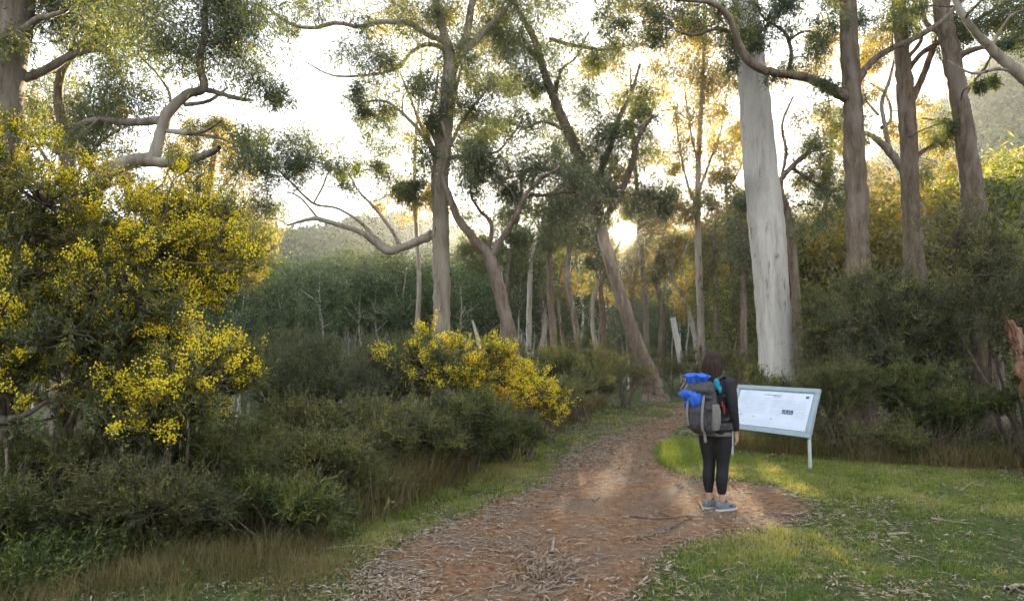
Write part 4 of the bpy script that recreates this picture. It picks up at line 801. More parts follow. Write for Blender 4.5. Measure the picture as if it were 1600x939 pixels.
g = MB()   # long dry grass against the scrub, both sides, in tussocks
def tussocks(n, x, y, hh, spread=.09, per=46):
    xi = np.repeat(x, per)+r.normal(size=n*per)*spread; yi = np.repeat(y, per)+r.normal(size=n*per)*spread
    h = np.repeat(hh, per)*r.uniform(.35, 1.1, n*per)
    blades(g, xi, yi, h, np.clip(yi/6, .8, 2.5)*.0042, np.clip(np.repeat(r.uniform(.1, .8, n), per)+.15*r.normal(size=n*per), 0, 1), .45)
n = 2300; t = r.random(n); yy = r.uniform(3.9, 19, n); xx = np.interp(yy, EDGE[:, 1], EDGE[:, 0]) - np.abs(r.normal(size=n))*.5 - .18
k = (xx/yy*FPX+800) > -80; xx, yy = xx[k], yy[k]; k = path_sd(xx, yy) < -.25; xx, yy = xx[k], yy[k]; tussocks(len(xx), xx, yy, r.uniform(.10, .5, len(xx)))
n = 1500; xx = r.uniform(-4.4, -.9, n); yy = r.uniform(3.9, 6.2, n); k = (path_sd(xx, yy) < -.3) & (xx/yy*FPX+800 > -80) & (r.random(n) < sstep(0, -2, xx+.8+.0*yy)+.1); xx, yy = xx[k], yy[k]; k = fbm(xx*1.6, yy*1.6, 3, 14) > .43; xx, yy = xx[k], yy[k]; tussocks(len(xx), xx, yy, r.uniform(.05, .24, len(xx)))
n = 420; pxx = r.uniform(300, 700, n); yy = r.uniform(5.4, 8.6, n); xx = np.interp(yy, EDGE[:, 1], EDGE[:, 0])-r.uniform(-.1, .9, n); k = path_sd(xx, yy) < -.3; xx, yy = xx[k], yy[k]; tussocks(len(xx), xx, yy, r.uniform(.3, .72, len(xx)), .12)
n = 520; xx = r.uniform(3.3, 9, n); yy = np.interp(xx, [3.4, 4.4, 5.0, 6.0, 7.5, 9], [11.0, 10.6, 9.9, 9.4, 9.2, 8.8]) + np.abs(r.normal(size=n))*.5-.2; tussocks(n, xx, yy, r.uniform(.10, .42, n))
tag(g.build('long_grass', M['straw']), "long dry grass and sedge along the foot of the scrub", "grass", kind="stuff")

# tangle of dead twigs and ferny growth below the shrubs
u = MB(); n = 3600
side = r.random(n) < .6
yy = np.where(side, r.uniform(4.2, 17, n), r.uniform(9.3, 13, n)); xx = np.where(side, np.interp(yy, EDGE[:, 1], EDGE[:, 0]) - np.abs(r.normal(size=n))*1.0-.15, r.uniform(4.6, 9.5, n))
yy = np.where(side, yy, np.interp(xx, [3.4, 4.4, 5.0, 6.0, 7.5, 9], [11.0, 10.6, 9.9, 9.4, 9.2, 8.8])+np.abs(r.normal(size=n))*.8)
b = np.column_stack([xx, yy, gz(xx, yy)]); e = b + np.column_stack([r.normal(size=(n, 2))*.28, r.uniform(.15, .85, n)])
u.tubes(wiggle(b, e, 5, .14, r), np.linspace(.0045, .0015, 5)[None]*r.uniform(.5, 1.6, (n, 1)), 3, val=r.random(n))
tag(u.build('dead_twigs', M['stem']), "tangle of dead grey twigs inside and under the scrub", "twigs", kind="stuff")
u = MB(); n = 9000
side = r.random(n) < .6
yy = np.where(side, r.uniform(4.6, 17, n), 0); xx = np.where(side, np.interp(yy, EDGE[:, 1], EDGE[:, 0]) - np.abs(r.normal(size=n))*1.3-.3, r.uniform(4.3, 9.5, n))
yy = np.where(side, yy, np.interp(xx, [3.4, 4.4, 5.0, 6.0, 7.5, 9], [11.0, 10.6, 9.9, 9.4, 9.2, 8.8])+np.abs(r.normal(size=n))*.9+.1)
m2 = 2600; x2 = r.uniform(-4.5, -1.3, m2); y2 = r.uniform(4.3, 5.9, m2); k = (x2 < -1.9+.6*(y2-4.9)) & (fbm(x2*1.8, y2*1.8, 3, 41) > .44); xx = np.concatenate([xx, x2[k]]); yy = np.concatenate([yy, y2[k]]); n = len(xx)
ln = r.uniform(.12, .5, n)*np.where(yy < 5.6, .75, 1); b = np.column_stack([xx, yy, gz(xx, yy)]); e = b + np.column_stack([r.normal(size=(n, 2))*.5, np.ones(n)])*ln[:, None]
u.tubes(wiggle(b, e, 3, .05, r), .0015, 3)
m = 16; ti = np.repeat(np.arange(n), m); f = r.uniform(.15, 1, n*m); p = b[ti]*(1-f)[:, None]+e[ti]*f[:, None]
u.leaves(p, nrm(r.normal(size=(n*m, 3))+[0, 0, .5]), rdir(n*m, r), .05*r.uniform(.5, 1.3, n*m), .012, np.clip(np.repeat(r.uniform(0, .9, n), m)+.1*r.normal(size=n*m), 0, 1))
tag(u.build('undergrowth', M['tea_leaf']), "low ferny undergrowth filling the foot of the scrub", "undergrowth", kind="stuff")

# leaf litter: grey and tan gum leaves, bark flakes and twigs, thick along the track edges
lt = MB()
x, y = scatter(260000, -4, 8, 3.9, 20, 1.3); sdp = path_sd(x, y)
cl = fbm(x*1.3, y*1.3, 4, 88); edge = np.exp(-((sdp-.10)/.28)**2)
onleft = sstep(.6, -.8, x-(.10+.30*(y-4.3)))      # thicker on the left hand side of the track
farp = sstep(8, 10.5, y)
dn = edge*(.22+.95*onleft)*sstep(.33, .56, cl)*.9 + (sdp > 0)*(.05+.45*farp)*sstep(.3, .6, cl) + .05 + .25*sstep(.42, .6, cl)*(sdp < 0)
ok = r.random(len(x)) < dn; x, y = x[ok], y[ok]; n = len(x); sc = np.clip(y/8, 1, 2)
z = gz(x, y)+r.uniform(.004, .022, n); d = nrm(np.column_stack([r.normal(size=(n, 2)), r.normal(size=n)*.12])); nn = nrm(r.normal(size=(n, 3))*.35+[0, 0, 1])
lt.leaves(np.column_stack([x, y, z]), d, nn, r.uniform(.03, .085, n)*sc**.4, r.uniform(.008, .017, n)*sc**.5, np.clip(r.beta(2, 1.6, n), 0, 1), fold=.12)
tag(lt.build('leaf_litter', M['litter']), "fallen gum leaves strewn over the track and its edges", "leaf litter", kind="stuff")
tw = MB(); x, y = scatter(26000, -3.5, 8, 3.9, 15, 1.3); sdp = path_sd(x, y); onleft = sstep(.6, -.8, x-(.10+.30*(y-4.3)))
dn = np.exp(-((sdp-.05)/.35)**2)*(.12+.6*onleft) + .03; ok = r.random(len(x)) < dn; x, y = x[ok], y[ok]; n = len(x)
a = r.uniform(0, 6.28, n); ln = r.uniform(.05, .28, n); A = np.column_stack([x, y, gz(x, y)+.008]); B = A+np.column_stack([np.cos(a)*ln, np.sin(a)*ln, 0*a]); B[:, 2] = gz(B[:, 0], B[:, 1])+.012
tw.tubes(wiggle(A, B, 4, .06, r), np.linspace(.004, .002, 4)[None]*r.uniform(.6, 1.5, (n, 1)), 4)
tag(tw.build('fallen_twigs', M['deadwood']), "small pale twigs scattered along the track edge", "twigs", kind="stuff")

# larger sticks and bark lying about, each one traced
def stick(label, pts, w0, w1, mat='deadwood', name='fallen_stick', forks=(), up=.012):
    q = np.array([G(*p) for p in pts]); q[:, 2] = gz(q[:, 0], q[:, 1])+up+w0*.5
    c = catmull(q, 5); mb = MB(); mb.tubes(c, np.linspace(w0, w1, len(c))[None]*(1+.12*rng.normal(size=(1, len(c)))), 7)
    for fk in forks:
        f = np.array([G(*p) for p in fk]); f[:, 2] = gz(f[:, 0], f[:, 1])+up+w1; f[-1, 2] += .04
        f = catmull(f, 4); mb.tubes(f, np.linspace(w1*1.1, w1*.5, len(f))[None], 6)
    o = mb.build(name, M[mat], origin=q[0], smooth=True); tag(o, label, 'stick')
stick("long straight grey stick lying at the left end of the litter", [(505, 861), (560, 857), (610, 860)], .011, .006, forks=[[(560, 857), (590, 852), (612, 850)]])
stick("dark curved branch lying across the track left of the hiker's shoes", [(985, 802), (1030, 806), (1070, 804), (1110, 806)], .012, .006, 'stem', forks=[[(1050, 805), (1030, 797), (1048, 790)]])
stick("dark thin branch on the bare dirt nearest the grass lobe", [(995, 838), (1030, 828), (1065, 812), (1085, 804)], .010, .005, 'stem')
stick("pale stick on the lower right of the dirt near the grass edge", [(997, 920), (1012, 905)], .012, .010)
stick("short upright chunk of pale bark beside the bark heap", [(862, 862), (866, 838)], .016, .008)
stick("long pale stick leaning out of the bark heap", [(840, 922), (862, 912), (885, 890)], .009, .005)
stick("pale crooked stick lying in the lawn at far right", [(1455, 812), (1480, 816), (1525, 822)], .010, .004, forks=[[(1470, 815), (1462, 805)]])
stick("pale stick among the grass under the right thicket", [(1500, 768), (1515, 758), (1528, 752)], .012, .008)
stick("pinkish bark strip lying in the lawn below the board", [(1385, 838), (1405, 836), (1420, 835)], .014, .010)
stick("pale strip of bark at the bottom right corner", [(1575, 925), (1590, 918), (1620, 920)], .018, .010)
stick("bright short stick on the centre of the track", [(927, 780), (936, 772)], .010, .006)
stick("short stick touching the hiker's left shoe", [(1093, 782), (1100, 796)], .011, .008)
stick("broken grey stick at the edge of the bare dirt by the lawn", [(1222, 802), (1245, 806), (1262, 800)], .012, .006, forks=[[(1245, 806), (1256, 812)]])
# dead stick leaning in the left corner
mb = MB(); A = G(90, 908); B_ = P(148, 850, A[1]+.35); pth = wiggle([A], [B_], 8, .02, rng); mb.tubes(pth, np.linspace(.012, .005, 8)[None], 7)
tag(mb.build('fallen_stick', M['deadwood'], origin=A, smooth=True), "thin dead stick propped in the grass in the bottom left corner", 'stick')
mb = MB(); A = G(3, 868); B_ = P(10, 700, A[1]); pth = wiggle([A], [B_], 8, .03, rng); mb.tubes(pth, np.linspace(.02, .012, 8)[None], 8)
tag(mb.build('dead_sapling', M['deadwood'], origin=A, smooth=True), "upright dead reddish stem at the very left edge", 'stick')
mb = MB(); A = np.array([-5.2, 5.6, .0]); pth = catmull(np.array([A, P(-60, 760, 5.4), P(-10, 668, 5.4), P(40, 648, 5.35), P(75, 625, 5.3)]), 5); mb.tubes(pth, np.linspace(.05, .014, len(pth))[None], 9)
tag(mb.build('dead_branch', M['stem'], origin=A, smooth=True), "dark dead branch slanting under the wattle at the left edge", 'branch')

# heap of bark shreds on the track
mb = MB(); c0 = G(845, 885); n = 150; a = r.uniform(0, 6.28, n)
pc = c0 + np.column_stack([r.normal(size=n)*.13, r.normal(size=n)*.30, np.zeros(n)]); pc[:, 0] += .25*(pc[:, 1]-c0[1])
pc[:, 2] = gz(pc[:, 0], pc[:, 1]) + r.uniform(.003, .025, n)*np.exp(-((pc[:, 0]-c0[0])**2+(pc[:, 1]-c0[1])**2)/.1)+.006
dd = nrm(np.column_stack([np.cos(a)*.5+.25, np.sin(a)*.6+.6, r.normal(size=n)*.05])); ln = r.uniform(.05, .2, n)
e = pc+dd*ln[:, None]; e[:, 2] = np.maximum(e[:, 2], gz(e[:, 0], e[:, 1])+.01)
mb.tubes(wiggle(pc, e, 5, .10, r), r.uniform(.0015, .0045, (n, 1)), 4, val=.3+.5*r.random(n))
m_ = 420; q2 = c0 + np.column_stack([r.normal(size=m_)*.16, r.normal(size=m_)*.36, np.zeros(m_)]); q2[:, 2] = gz(q2[:, 0], q2[:, 1])+r.uniform(.006, .03, m_)
mb.leaves(q2, nrm(np.column_stack([r.normal(size=m_)*.5+.3, r.normal(size=m_)*.6+.5, r.normal(size=m_)*.12])), nrm(r.normal(size=(m_, 3))*.4+[0, 0, 1]), r.uniform(.05, .18, m_), r.uniform(.008, .022, m_), r.uniform(.15, .7, m_), fold=.12); 
tag(mb.build('bark_heap', M['litter'], origin=c0), "heap of pale shredded bark strips in the middle of the track", "bark heap", kind="stuff")

# broken stump at the right edge
pl = Plant(300); b = P(1600, 700, 8.6); bz = float(H(b[0]+.35, 8.6))
pl.limb(np.array([[b[0]+.45, 8.6, bz-.1], [b[0]+.3, 8.6, .7], [P(1600, 560, 8.6)[0]+.04, 8.6, P(0, 560, 8.6)[2]], P(1578, 500, 8.6)]), [.24, .19, .12, .03], k=10, sides=22, lump=.12)
pl.limb(np.array([P(1603, 570, 8.6), P(1604, 520, 8.65), P(1603, 505, 8.65)]), [.10, .05, .006], k=4, sides=8, lump=.25)
M['red_wood'] = barkmat('red_wood', [(.08, .04, .025), (.19, .095, .055), (.38, .26, .18)], [.3, .5, .72], (14, 14, 3), 1.0)
for k_ in range(34):
    f_ = r.uniform(0, 1); A_ = P(1580+22*f_, 512+50*f_, 8.6)+r.normal(size=3)*.03; B2 = A_+np.array([-.05-.10*r.random(), r.normal()*.04, .06+.16*r.random()])
    pl.wood.tubes(np.array([A_-[-.03, 0, .1], A_, B2]), np.array([[.022, .015, .002]])*r.uniform(.5, 1.2), 5)
root = empty('tree_stump', (b[0]+.45, 8.6, bz), "splintered reddish stump leaning in at the right edge of the thicket", 'stump'); pl.finish(root, M['red_wood'], M['tea_leaf'])

# ------------------------------------------------------------------ information board
M['frame'] = plain('board_frame_paint', (.27, .33, .35), .45, .08, 12, .4)
M['post'] = plain('board_post_metal', (.42, .43, .38), .5, .1, 14, .4)
M['poster'] = plain('poster_face', (.60, .64, .72), .32, .08, 5, .5)
M['ink'] = plain('ink', (.32, .36, .46), .6, .1, 30)
M['ink_dark'] = plain('ink_dark', (.06, .09, .17), .6, .2, 30)
RA = G(1269, 735); LA = G(1142, 713)
ed = nrm(LA-RA); W_ = float(np.linalg.norm(LA-RA))
BRc = P(1263, 683, RA[1]); BLc = BRc + ed*(W_+.02)
back = np.array([-ed[1], ed[0], 0.]); back = back if back[0] > 0 else -back       # away from the reader
hgt = .70; tilt = rad(25)
upv = np.array([back[0]*math.sin(tilt), back[1]*math.sin(tilt), math.cos(tilt)])
nf = np.cross(-ed, upv)   # panel normal
nf = nf if nf @ (np.array([0, 0, CAMZ])-BRc) > 0 else -nf
bz = float(H(RA[0], RA[1]))
rootb = empty('information_board', ((RA+LA)/2*[1, 1, 0]+[0, 0, bz]), "slanted grey framed information board on two posts with pale blue poster", 'sign')
ob = np.array(rootb.location)
O = BLc                              # bottom left of the panel as read
ex = -ed; LW = float(np.linalg.norm(BLc-BRc))
def mat4(o): 
    m = np.eye(4); m[:3, 0] = ex; m[:3, 1] = upv; m[:3, 2] = nf; m[:3, 3] = o; return m
PM = mat4(O)
mb = MB(); fw = .055; mb.box((0, 0, -.03), (LW, hgt, -.006), PM); mb.build('back_plate', M['frame'], rootb, ob)
mb = MB()
for lo, hi in (((-.01, -.01, -.034), (LW+.01, fw, .008)), ((-.01, hgt-fw, -.034), (LW+.01, hgt+.01, .008)), ((-.01, fw, -.034), (fw, hgt-fw, .008)), ((LW-fw, fw, -.034), (LW+.01, hgt-fw, .008))): mb.box(lo, hi, PM)
fr = mb.build('frame', M['frame'], rootb, ob); bv = fr.modifiers.new('bevel', 'BEVEL'); bv.width = .006; bv.segments = 2
mb = MB(); mb.box((fw+.018, fw+.02, -.006), (LW-fw-.018, hgt-fw-.02, .001), PM); po = mb.build('poster', M['poster'], rootb, ob)
x0, x1, y0, y1 = fw+.018, LW-fw-.018, fw+.02, hgt-fw-.02; pw, phh = x1-x0, y1-y0
ink = MB(); rk = np.random.default_rng(4)
def line(u0, u1, v, hh=.004, mbx=ink, word=.02):
    u = u0
    while u < u1-.004:
        w = min(rk.uniform(.35, 1.5)*word, u1-u); mbx.box((x0+u*pw, y0+v*phh, .001), (x0+u*pw+w*pw*.9, y0+v*phh+hh, .0024), PM); u += w+.006
for k in range(9): line(.05, .44+rk.uniform(-.03, .02), .80-k*.055)
for k in range(5): line(.50, .94+rk.uniform(-.05, .02), .76-k*.05)
for k in range(4): line(.78, .95, .47-k*.055)
for k in range(3): line(.50, .66, .47-k*.055)
for k in range(2): line(.06, .60, .16-k*.05, .003)
line(.05, .95, .05, .003)
ink.build('fine_print', M['ink'], po, ob - 0*ob) if False else None
prt = ink.build('fine_print', M['ink'], po, ob)
hd = MB(); line(.36, .60, .895, .010, hd, .05); line(.48, .58, .86, .008, hd, .03); hd.build('heading', M['ink_dark'], po, ob)
lg = MB(); lg.box((x0+.915*pw, y0+.87*phh, .001), (x0+.955*pw, y0+.93*phh, .003), PM); lg.build('emblem', M['ink_dark'], po, ob)
pc_ = MB(); pc_.box((x0+.655*pw, y0+.40*phh, .001), (x0+.80*pw, y0+.52*phh, .003), PM)
for k in range(7): pc_.box((x0+(.66+.02*k)*pw, y0+.405*phh, .003), (x0+(.668+.02*k)*pw, y0+(.46+.03*(k % 3))*phh, .0045), PM, mi=1)
pc_.build('picture', [M['ink_dark'], M['ink']], po, ob)
sk_ = MB()
for (uu, vv) in ((.08, .27), (.27, .24), (.52, .22)):
    for k in range(3): sk_.box((x0+(uu+.012*k)*pw, y0+(vv+.01*k)*phh, .001), (x0+(uu+.02+.012*k)*pw, y0+(vv+.03-.008*k)*phh, .0024), PM)
sk_.build('sketches', M['ink'], po, ob)
for A_, s_ in ((RA, LW-.035), (LA, .035)):
    topp = O + ex*s_ + upv*(hgt*.62) - nf*.055; botp = np.array([topp[0]-back[0]*.0, topp[1], bz-.12])
    botp = np.array([(O+ex*s_)[0]+back[0]*.07, (O+ex*s_)[1]+back[1]*.07, bz-.12])
    mb = MB(); kn = botp.copy(); kn[2] = (O+ex*s_)[2]-.02
    mb.tubes(np.array([botp, kn, topp]), .024, 14); mb.build('post', M['post'], rootb, ob, smooth=True)
mb = MB(); q0 = O+ex*.05+upv*.06-nf*.05; q1 = O+ex*(LW-.05)+upv*.06-nf*.05; mb.tubes(np.array([q0, q1]), .014, 8); mb.build('crossbar', M['post'], rootb, ob, smooth=True)

# ------------------------------------------------------------------ the hiker
def remeshed(name, mb, vox, mat, parent, smooth=6, fac=.5):
    """fuse overlapping closed shapes into one continuous surface"""
    tmp = mb.build('tmp', mat, attr=False)
    m = tmp.modifiers.new('r', 'REMESH'); m.mode = 'VOXEL'; m.voxel_size = vox
    s_ = tmp.modifiers.new('s', 'SMOOTH'); s_.iterations = smooth; s_.factor = fac
    dg = bpy.context.evaluated_depsgraph_get(); me = bpy.data.meshes.new_from_object(tmp.evaluated_get(dg)); me.name = name
    me.polygons.foreach_set("use_smooth", np.ones(len(me.polygons), bool)); me.materials.clear(); me.materials.append(mat)
    old = tmp.data; bpy.data.objects.remove(tmp); bpy.data.meshes.remove(old)
    o = bpy.data.objects.new(name, me); COL.objects.link(o)
    if parent is not None: o.parent = parent
    return o
def ell(mb, c, r3, nu=20, nv=14, R=None):
    u = np.linspace(0, 2*np.pi, nu, endpoint=False); v = np.linspace(0, np.pi, nv+1)[1:-1]
    ring = np.stack([np.outer(np.sin(v), np.cos(u)), np.outer(np.sin(v), np.sin(u)), np.outer(np.cos(v), np.ones(nu))], -1).reshape(-1, 3)
    V = np.vstack([ring, [[0, 0, 1], [0, 0, -1]]])*np.array(r3)
    if R is not None: V = V @ np.array(R).T
    V = V + np.array(c); k = nv-1; id_ = np.arange(k*nu).reshape(k, nu)
    q = np.stack([id_[:-1], id_[1:], np.roll(id_[1:], -1, 1), np.roll(id_[:-1], -1, 1)], -1).reshape(-1, 4)
    t = np.array([[k*nu, id_[0, i], id_[0, (i+1) % nu]] for i in range(nu)] + [[k*nu+1, id_[-1, (i+1) % nu], id_[-1, i]] for i in range(nu)])
    n0 = mb.n; mb.add(V, q); mb.t.append(t+n0); mb.ta.append(np.full(len(t), .5)); mb.tm.append(np.zeros(len(t)))
def loft(mb, secs, n=24, pw=1.0):
    """closed loft: (x, y, z, rx, ry) sections, first to last"""
    a = np.linspace(0, 2*np.pi, n, endpoint=False); V = []
    for s_ in secs:
        x, y, z, rx, ry = s_[:5]
        cx = np.sign(np.cos(a))*np.abs(np.cos(a))**pw; sy = np.sign(np.sin(a))*np.abs(np.sin(a))**pw
        V.append(np.column_stack([x+rx*cx, y+ry*sy, np.full(n, z)]))
    K = len(secs); V = np.vstack(V + [[[secs[0][0], secs[0][1], secs[0][2]]], [[secs[-1][0], secs[-1][1], secs[-1][2]]]]); id_ = np.arange(K*n).reshape(K, n)
    q = np.stack([id_[:-1], np.roll(id_[:-1], -1, 1), np.roll(id_[1:], -1, 1), id_[1:]], -1).reshape(-1, 4)
    t = np.array([[K*n, id_[0, (i+1) % n], id_[0, i]] for i in range(n)] + [[K*n+1, id_[-1, i], id_[-1, (i+1) % n]] for i in range(n)])
    n0 = mb.n; mb.add(V, q); mb.t.append(t+n0); mb.ta.append(np.full(len(t), .5)); mb.tm.append(np.zeros(len(t)))
def limbtube(mb, pts, rs, sides=16):
    c = catmull(np.column_stack([pts, rs]), 5); mb.tubes(c[:, :3], c[:, 3][None], sides)
    for e in (0, -1): ell(mb, c[e, :3], (c[e, 3],)*3, 14, 10)

M['skin'] = plain('skin', (.42, .24, .17), .55, .06, 25, .3)
M['jacket'] = plain('black_jacket', (.018, .018, .020), .8, .25, 30, .25, .4)
M['leggings'] = plain('black_leggings', (.010, .010, .012), .7, .2, 40, .3)
M['hair'] = barkmat('dark_hair', [(.010, .006, .005), (.024, .014, .011), (.06, .034, .024)], [.3, .5, .7], (60, 60, 6), .6)
M['shoe'] = plain('grey_shoe', (.15, .15, .15), .7, .25, 60, .3, .3)
M['sole'] = plain('pale_sole', (.42, .41, .38), .7, .1, 30)
M['shoe_dark'] = plain('shoe_navy', (.03, .04, .07), .6, .2, 30)
M['shirt'] = plain('grey_shirt', (.13, .12, .10), .85, .1, 30, .2)

hp = G(1119, 790); hz = float(gz(hp[0], hp[1]))
person = empty('person', (hp[0], hp[1], hz), "woman hiker seen from behind in black jacket and cropped black leggings reading the board", 'person', rz=rad(-44))
# local frame: +y is the way she faces, x her right
body = MB()
ell(body, (0, .035, 1.535), (.072, .092, .105)); ell(body, (0, .075, 1.49), (.05, .055, .05))             # skull, jaw
ell(body, (0, .128, 1.525), (.011, .017, .02)); ell(body, (0, .118, 1.482), (.024, .012, .008))           # nose, lips
for s_ in (-1, 1): ell(body, (s_*.073, .03, 1.53), (.010, .02, .03)); ell(body, (s_*.028, .112, 1.545), (.013, .008, .008))
limbtube(body, np.array([(0, .0, 1.34), (0, .012, 1.40), (0, .025, 1.47)]), [.062, .052, .052])
loft(body, [(0, 0, .84, .13, .10), (0, 0, .92, .155, .11), (0, 0, 1.05, .12, .09), (0, 0, 1.2, .14, .095), (0, 0, 1.3, .165, .09), (0, 0, 1.36, .12, .07)])
JR = [(.178, -.005, 1.325), (.212, -.02, 1.19), (.225, -.02, 1.06), (.222, .02, .93), (.214, .055, .815)]
JL = [(-.178, -.005, 1.325), (-.212, .01, 1.19), (-.220, .04, 1.07), (-.170, .15, 1.0), (-.07, .215, .985)]
for J in (JR, JL): limbtube(body, np.array(J), [.047, .042, .037, .032, .024])
LEGS = {1: [(.082, 0, .86), (.085, .012, .66), (.078, .015, .47), (.076, -.012, .33), (.074, -.015, .18), (.074, -.01, .09)],
        -1: [(-.082, 0, .86), (-.080, .01, .66), (-.074, .012, .47), (-.074, -.012, .33), (-.072, -.015, .18), (-.072, -.01, .09)]}
for s_ in (1, -1):
    limbtube(body, np.array(LEGS[s_]), [.082, .070, .052, .052, .036, .033]); ell(body, (LEGS[s_][5][0], .05, .045), (.036, .09, .03))
def hand(mb, w, d, side, palm_n):
    """palm and five curled fingers; w wrist point, d direction of the fingers, palm_n the way the palm faces"""
    w = np.array(w, float); d = nrm(np.array(d, float)); pn = nrm(np.array(palm_n, float)); pn = nrm(pn-d*(pn@d)); sx = np.cross(d, pn)*side
    Rm = np.column_stack([sx, pn, d]); ell(mb, w+d*.045, (.036, .014, .048), 16, 12, Rm)
    for k, (off, ln) in enumerate(((-.026, .058), (-.009, .070), (.009, .074), (.026, .066))):
        p0 = w+d*.075+sx*off; p1 = p0+d*ln*.42+pn*.006; p2 = p1+d*ln*.32+pn*.016; p3 = p2+d*ln*.2+pn*.018
        limbtube(mb, np.array([p0, p1, p2, p3]), [.0092, .0088, .0080, .0068], 8)
    t0 = w+d*.025+sx*.028; limbtube(mb, np.array([t0, t0+d*.022+sx*.020+pn*.008, t0+d*.048+sx*.026+pn*.018]), [.012, .0105, .008], 8)
hand(body, JR[-1], (0, .22, -1), 1, (-1, 0, 0)); hand(body, JL[-1], (.85, .35, .05), 1, (0, -1, 0))
remeshed('body', body, .0058, M['skin'], person, 3)
jk = MB()
loft(jk, [(0, -.005, .80, .185, .135), (0, -.005, .86, .186, .138), (0, 0, .95, .168, .125), (0, 0, 1.06, .150, .115), (0, 0, 1.2, .172, .12), (0, 0, 1.29, .195, .11), (0, .0, 1.345, .165, .09), (0, .008, 1.385, .085, .072), (0, .012, 1.41, .066, .062)])
limbtube(jk, np.array(JR[:4] + [(.218, .042, .86)]), [.066, .059, .051, .044, .038]); limbtube(jk, np.array(JL[:4] + [(-.115, .19, .99)]), [.066, .059, .052, .045, .038])
for k in range(26):      # folds
    a = rng.uniform(0, 6.28); z = rng.uniform(.84, 1.3); ell(jk, (.165*math.cos(a), .115*math.sin(a), z), (.03, .03, .012), 10, 8)
for J in (JR, JL):
    for k in range(7):
        t_ = rng.uniform(0, 3); i = int(t_); q_ = np.array(J[i])*(1-t_+i)+np.array(J[i+1])*(t_-i); ell(jk, q_+rng.normal(size=3)*.008, (.056, .056, .011), 10, 8)
remeshed('jacket', jk, .010, M['jacket'], person, 5)
lg_ = MB(); loft(lg_, [(0, -.012, .78, .172, .122), (0, -.01, .84, .172, .126), (0, 0, .93, .155, .115)])
for s_ in (1, -1):
    L_ = LEGS[s_]; q_ = [np.array(L_[0]), np.array(L_[1]), np.array(L_[2]), np.array(L_[3]), np.array(L_[4])+[0, 0, .02]]
    limbtube(lg_, np.array(q_), [.106, .091, .064, .064, .046]); ell(lg_, (s_*.08, -.045, .82), (.085, .085, .09))
remeshed('leggings', lg_, .010, M['leggings'], person, 4)
sh = MB(); loft(sh, [(0, -.008, .775, .190, .140), (0, -.008, .80, .190, .142), (0, -.005, .84, .180, .13)]); remeshed('shirt_hem', sh, .010, M['shirt'], person, 3)
hr = MB(); ell(hr, (0, .018, 1.56), (.100, .114, .102)); ell(hr, (0, -.03, 1.50), (.108, .090, .10)); ell(hr, (0, -.04, 1.41), (.110, .072, .11)); ell(hr, (-.05, -.035, 1.36), (.05, .05, .09)); ell(hr, (.055, -.035, 1.37), (.045, .05, .085))
for k in range(46):
    a = math.pi*1.0+math.pi*(k/45); x_ = .088*math.cos(a); y_ = -.01+.085*math.sin(a)
    limbtube(hr, np.array([(x_*.5, y_*.5+.02, 1.63), (x_*1.05, y_*1.05, 1.54), (x_*1.12+rng.normal()*.004, y_-.01, 1.42), (x_*1.0+rng.normal()*.012, y_-.02+rng.normal()*.006, 1.30+rng.uniform(-.03, .03))]), [.012, .013, .012, .005], 6)
remeshed('hair', hr, .0065, M['hair'], person, 2)
for s_ in (1, -1):
    fx = LEGS[s_][5][0]; rot = rad(-22 if s_ > 0 else -14); Rz = np.array([[math.cos(rot), -math.sin(rot), 0], [math.sin(rot), math.cos(rot), 0], [0, 0, 1]])
    b = MB(); loft(b, [(0, .045, .018, .043, .128), (0, .045, .045, .045, .13), (0, .03, .068, .041, .108), (0, .0, .088, .038, .062), (0, -.012, .100, .036, .050)], pw=.85)
    ell(b, (0, .11, .04), (.044, .062, .034)); ell(b, (0, -.045, .055), (.036, .045, .052))
    b.v = [(v @ Rz.T)+[fx, -.0, 0] for v in b.v]; o_ = remeshed('shoe', b, .006, M['shoe'], person, 3)
    b = MB(); loft(b, [(0, .045, .0, .046, .135), (0, .045, .008, .049, .139), (0, .045, .024, .047, .136)], pw=.85); b.v = [(v @ Rz.T)+[fx, 0, 0] for v in b.v]; b.build('sole', M['sole'], o_, smooth=False)
    b = MB(); ell(b, (0, .005, .098), (.040, .055, .014)); ell(b, (.036, .07, .05), (.010, .04, .014)); ell(b, (-.036, .07, .05), (.010, .04, .014)); b.v = [(v @ Rz.T)+[fx, 0, 0] for v in b.v]; b.build('trim', M['shoe_dark'], o_, smooth=True)

# ------------------------------------------------------------------ backpack
M['pack'] = plain('pack_cloth', (.060, .055, .055), .85, .35, 18, .15, .8)
M['pack_light'] = plain('pack_side_cloth', (.17, .155, .14), .8, .15, 25, .2, .4)
M['web'] = plain('pack_webbing', (.20, .19, .17), .8, .1, 40, .2)
M['teal'] = plain('teal_cloth', (.015, .22, .33), .7, .15, 25, .2)
M['red'] = plain('red_cloth', (.26, .03, .025), .7, .1, 25, .2)
M['blue'] = plain('blue_nylon', (.02, .10, .46), .5, .35, 14, .35, 1)
pack = empty('backpack', (hp[0], hp[1], hz), "grey brown backpack worn by the hiker with teal shoulder strap", 'backpack', rz=rad(-44))
pb = MB()
loft(pb, [(-.01, -.225, .81, .09, .07), (-.01, -.23, .85, .125, .105), (-.01, -.235, .95, .145, .13), (-.01, -.235, 1.08, .150, .13), (-.01, -.23, 1.2, .142, .12), (-.01, -.22, 1.29, .12, .10), (-.01, -.205, 1.34, .09, .07)], pw=.8)
for k in range(16): ell(pb, (rng.uniform(-.13, .11), -.235+rng.choice([-.10, -.09]), rng.uniform(.88, 1.2)), (.05, .03, .02), 10, 8)
remeshed('main_bag', pb, .010, M['pack'], pack, 5)
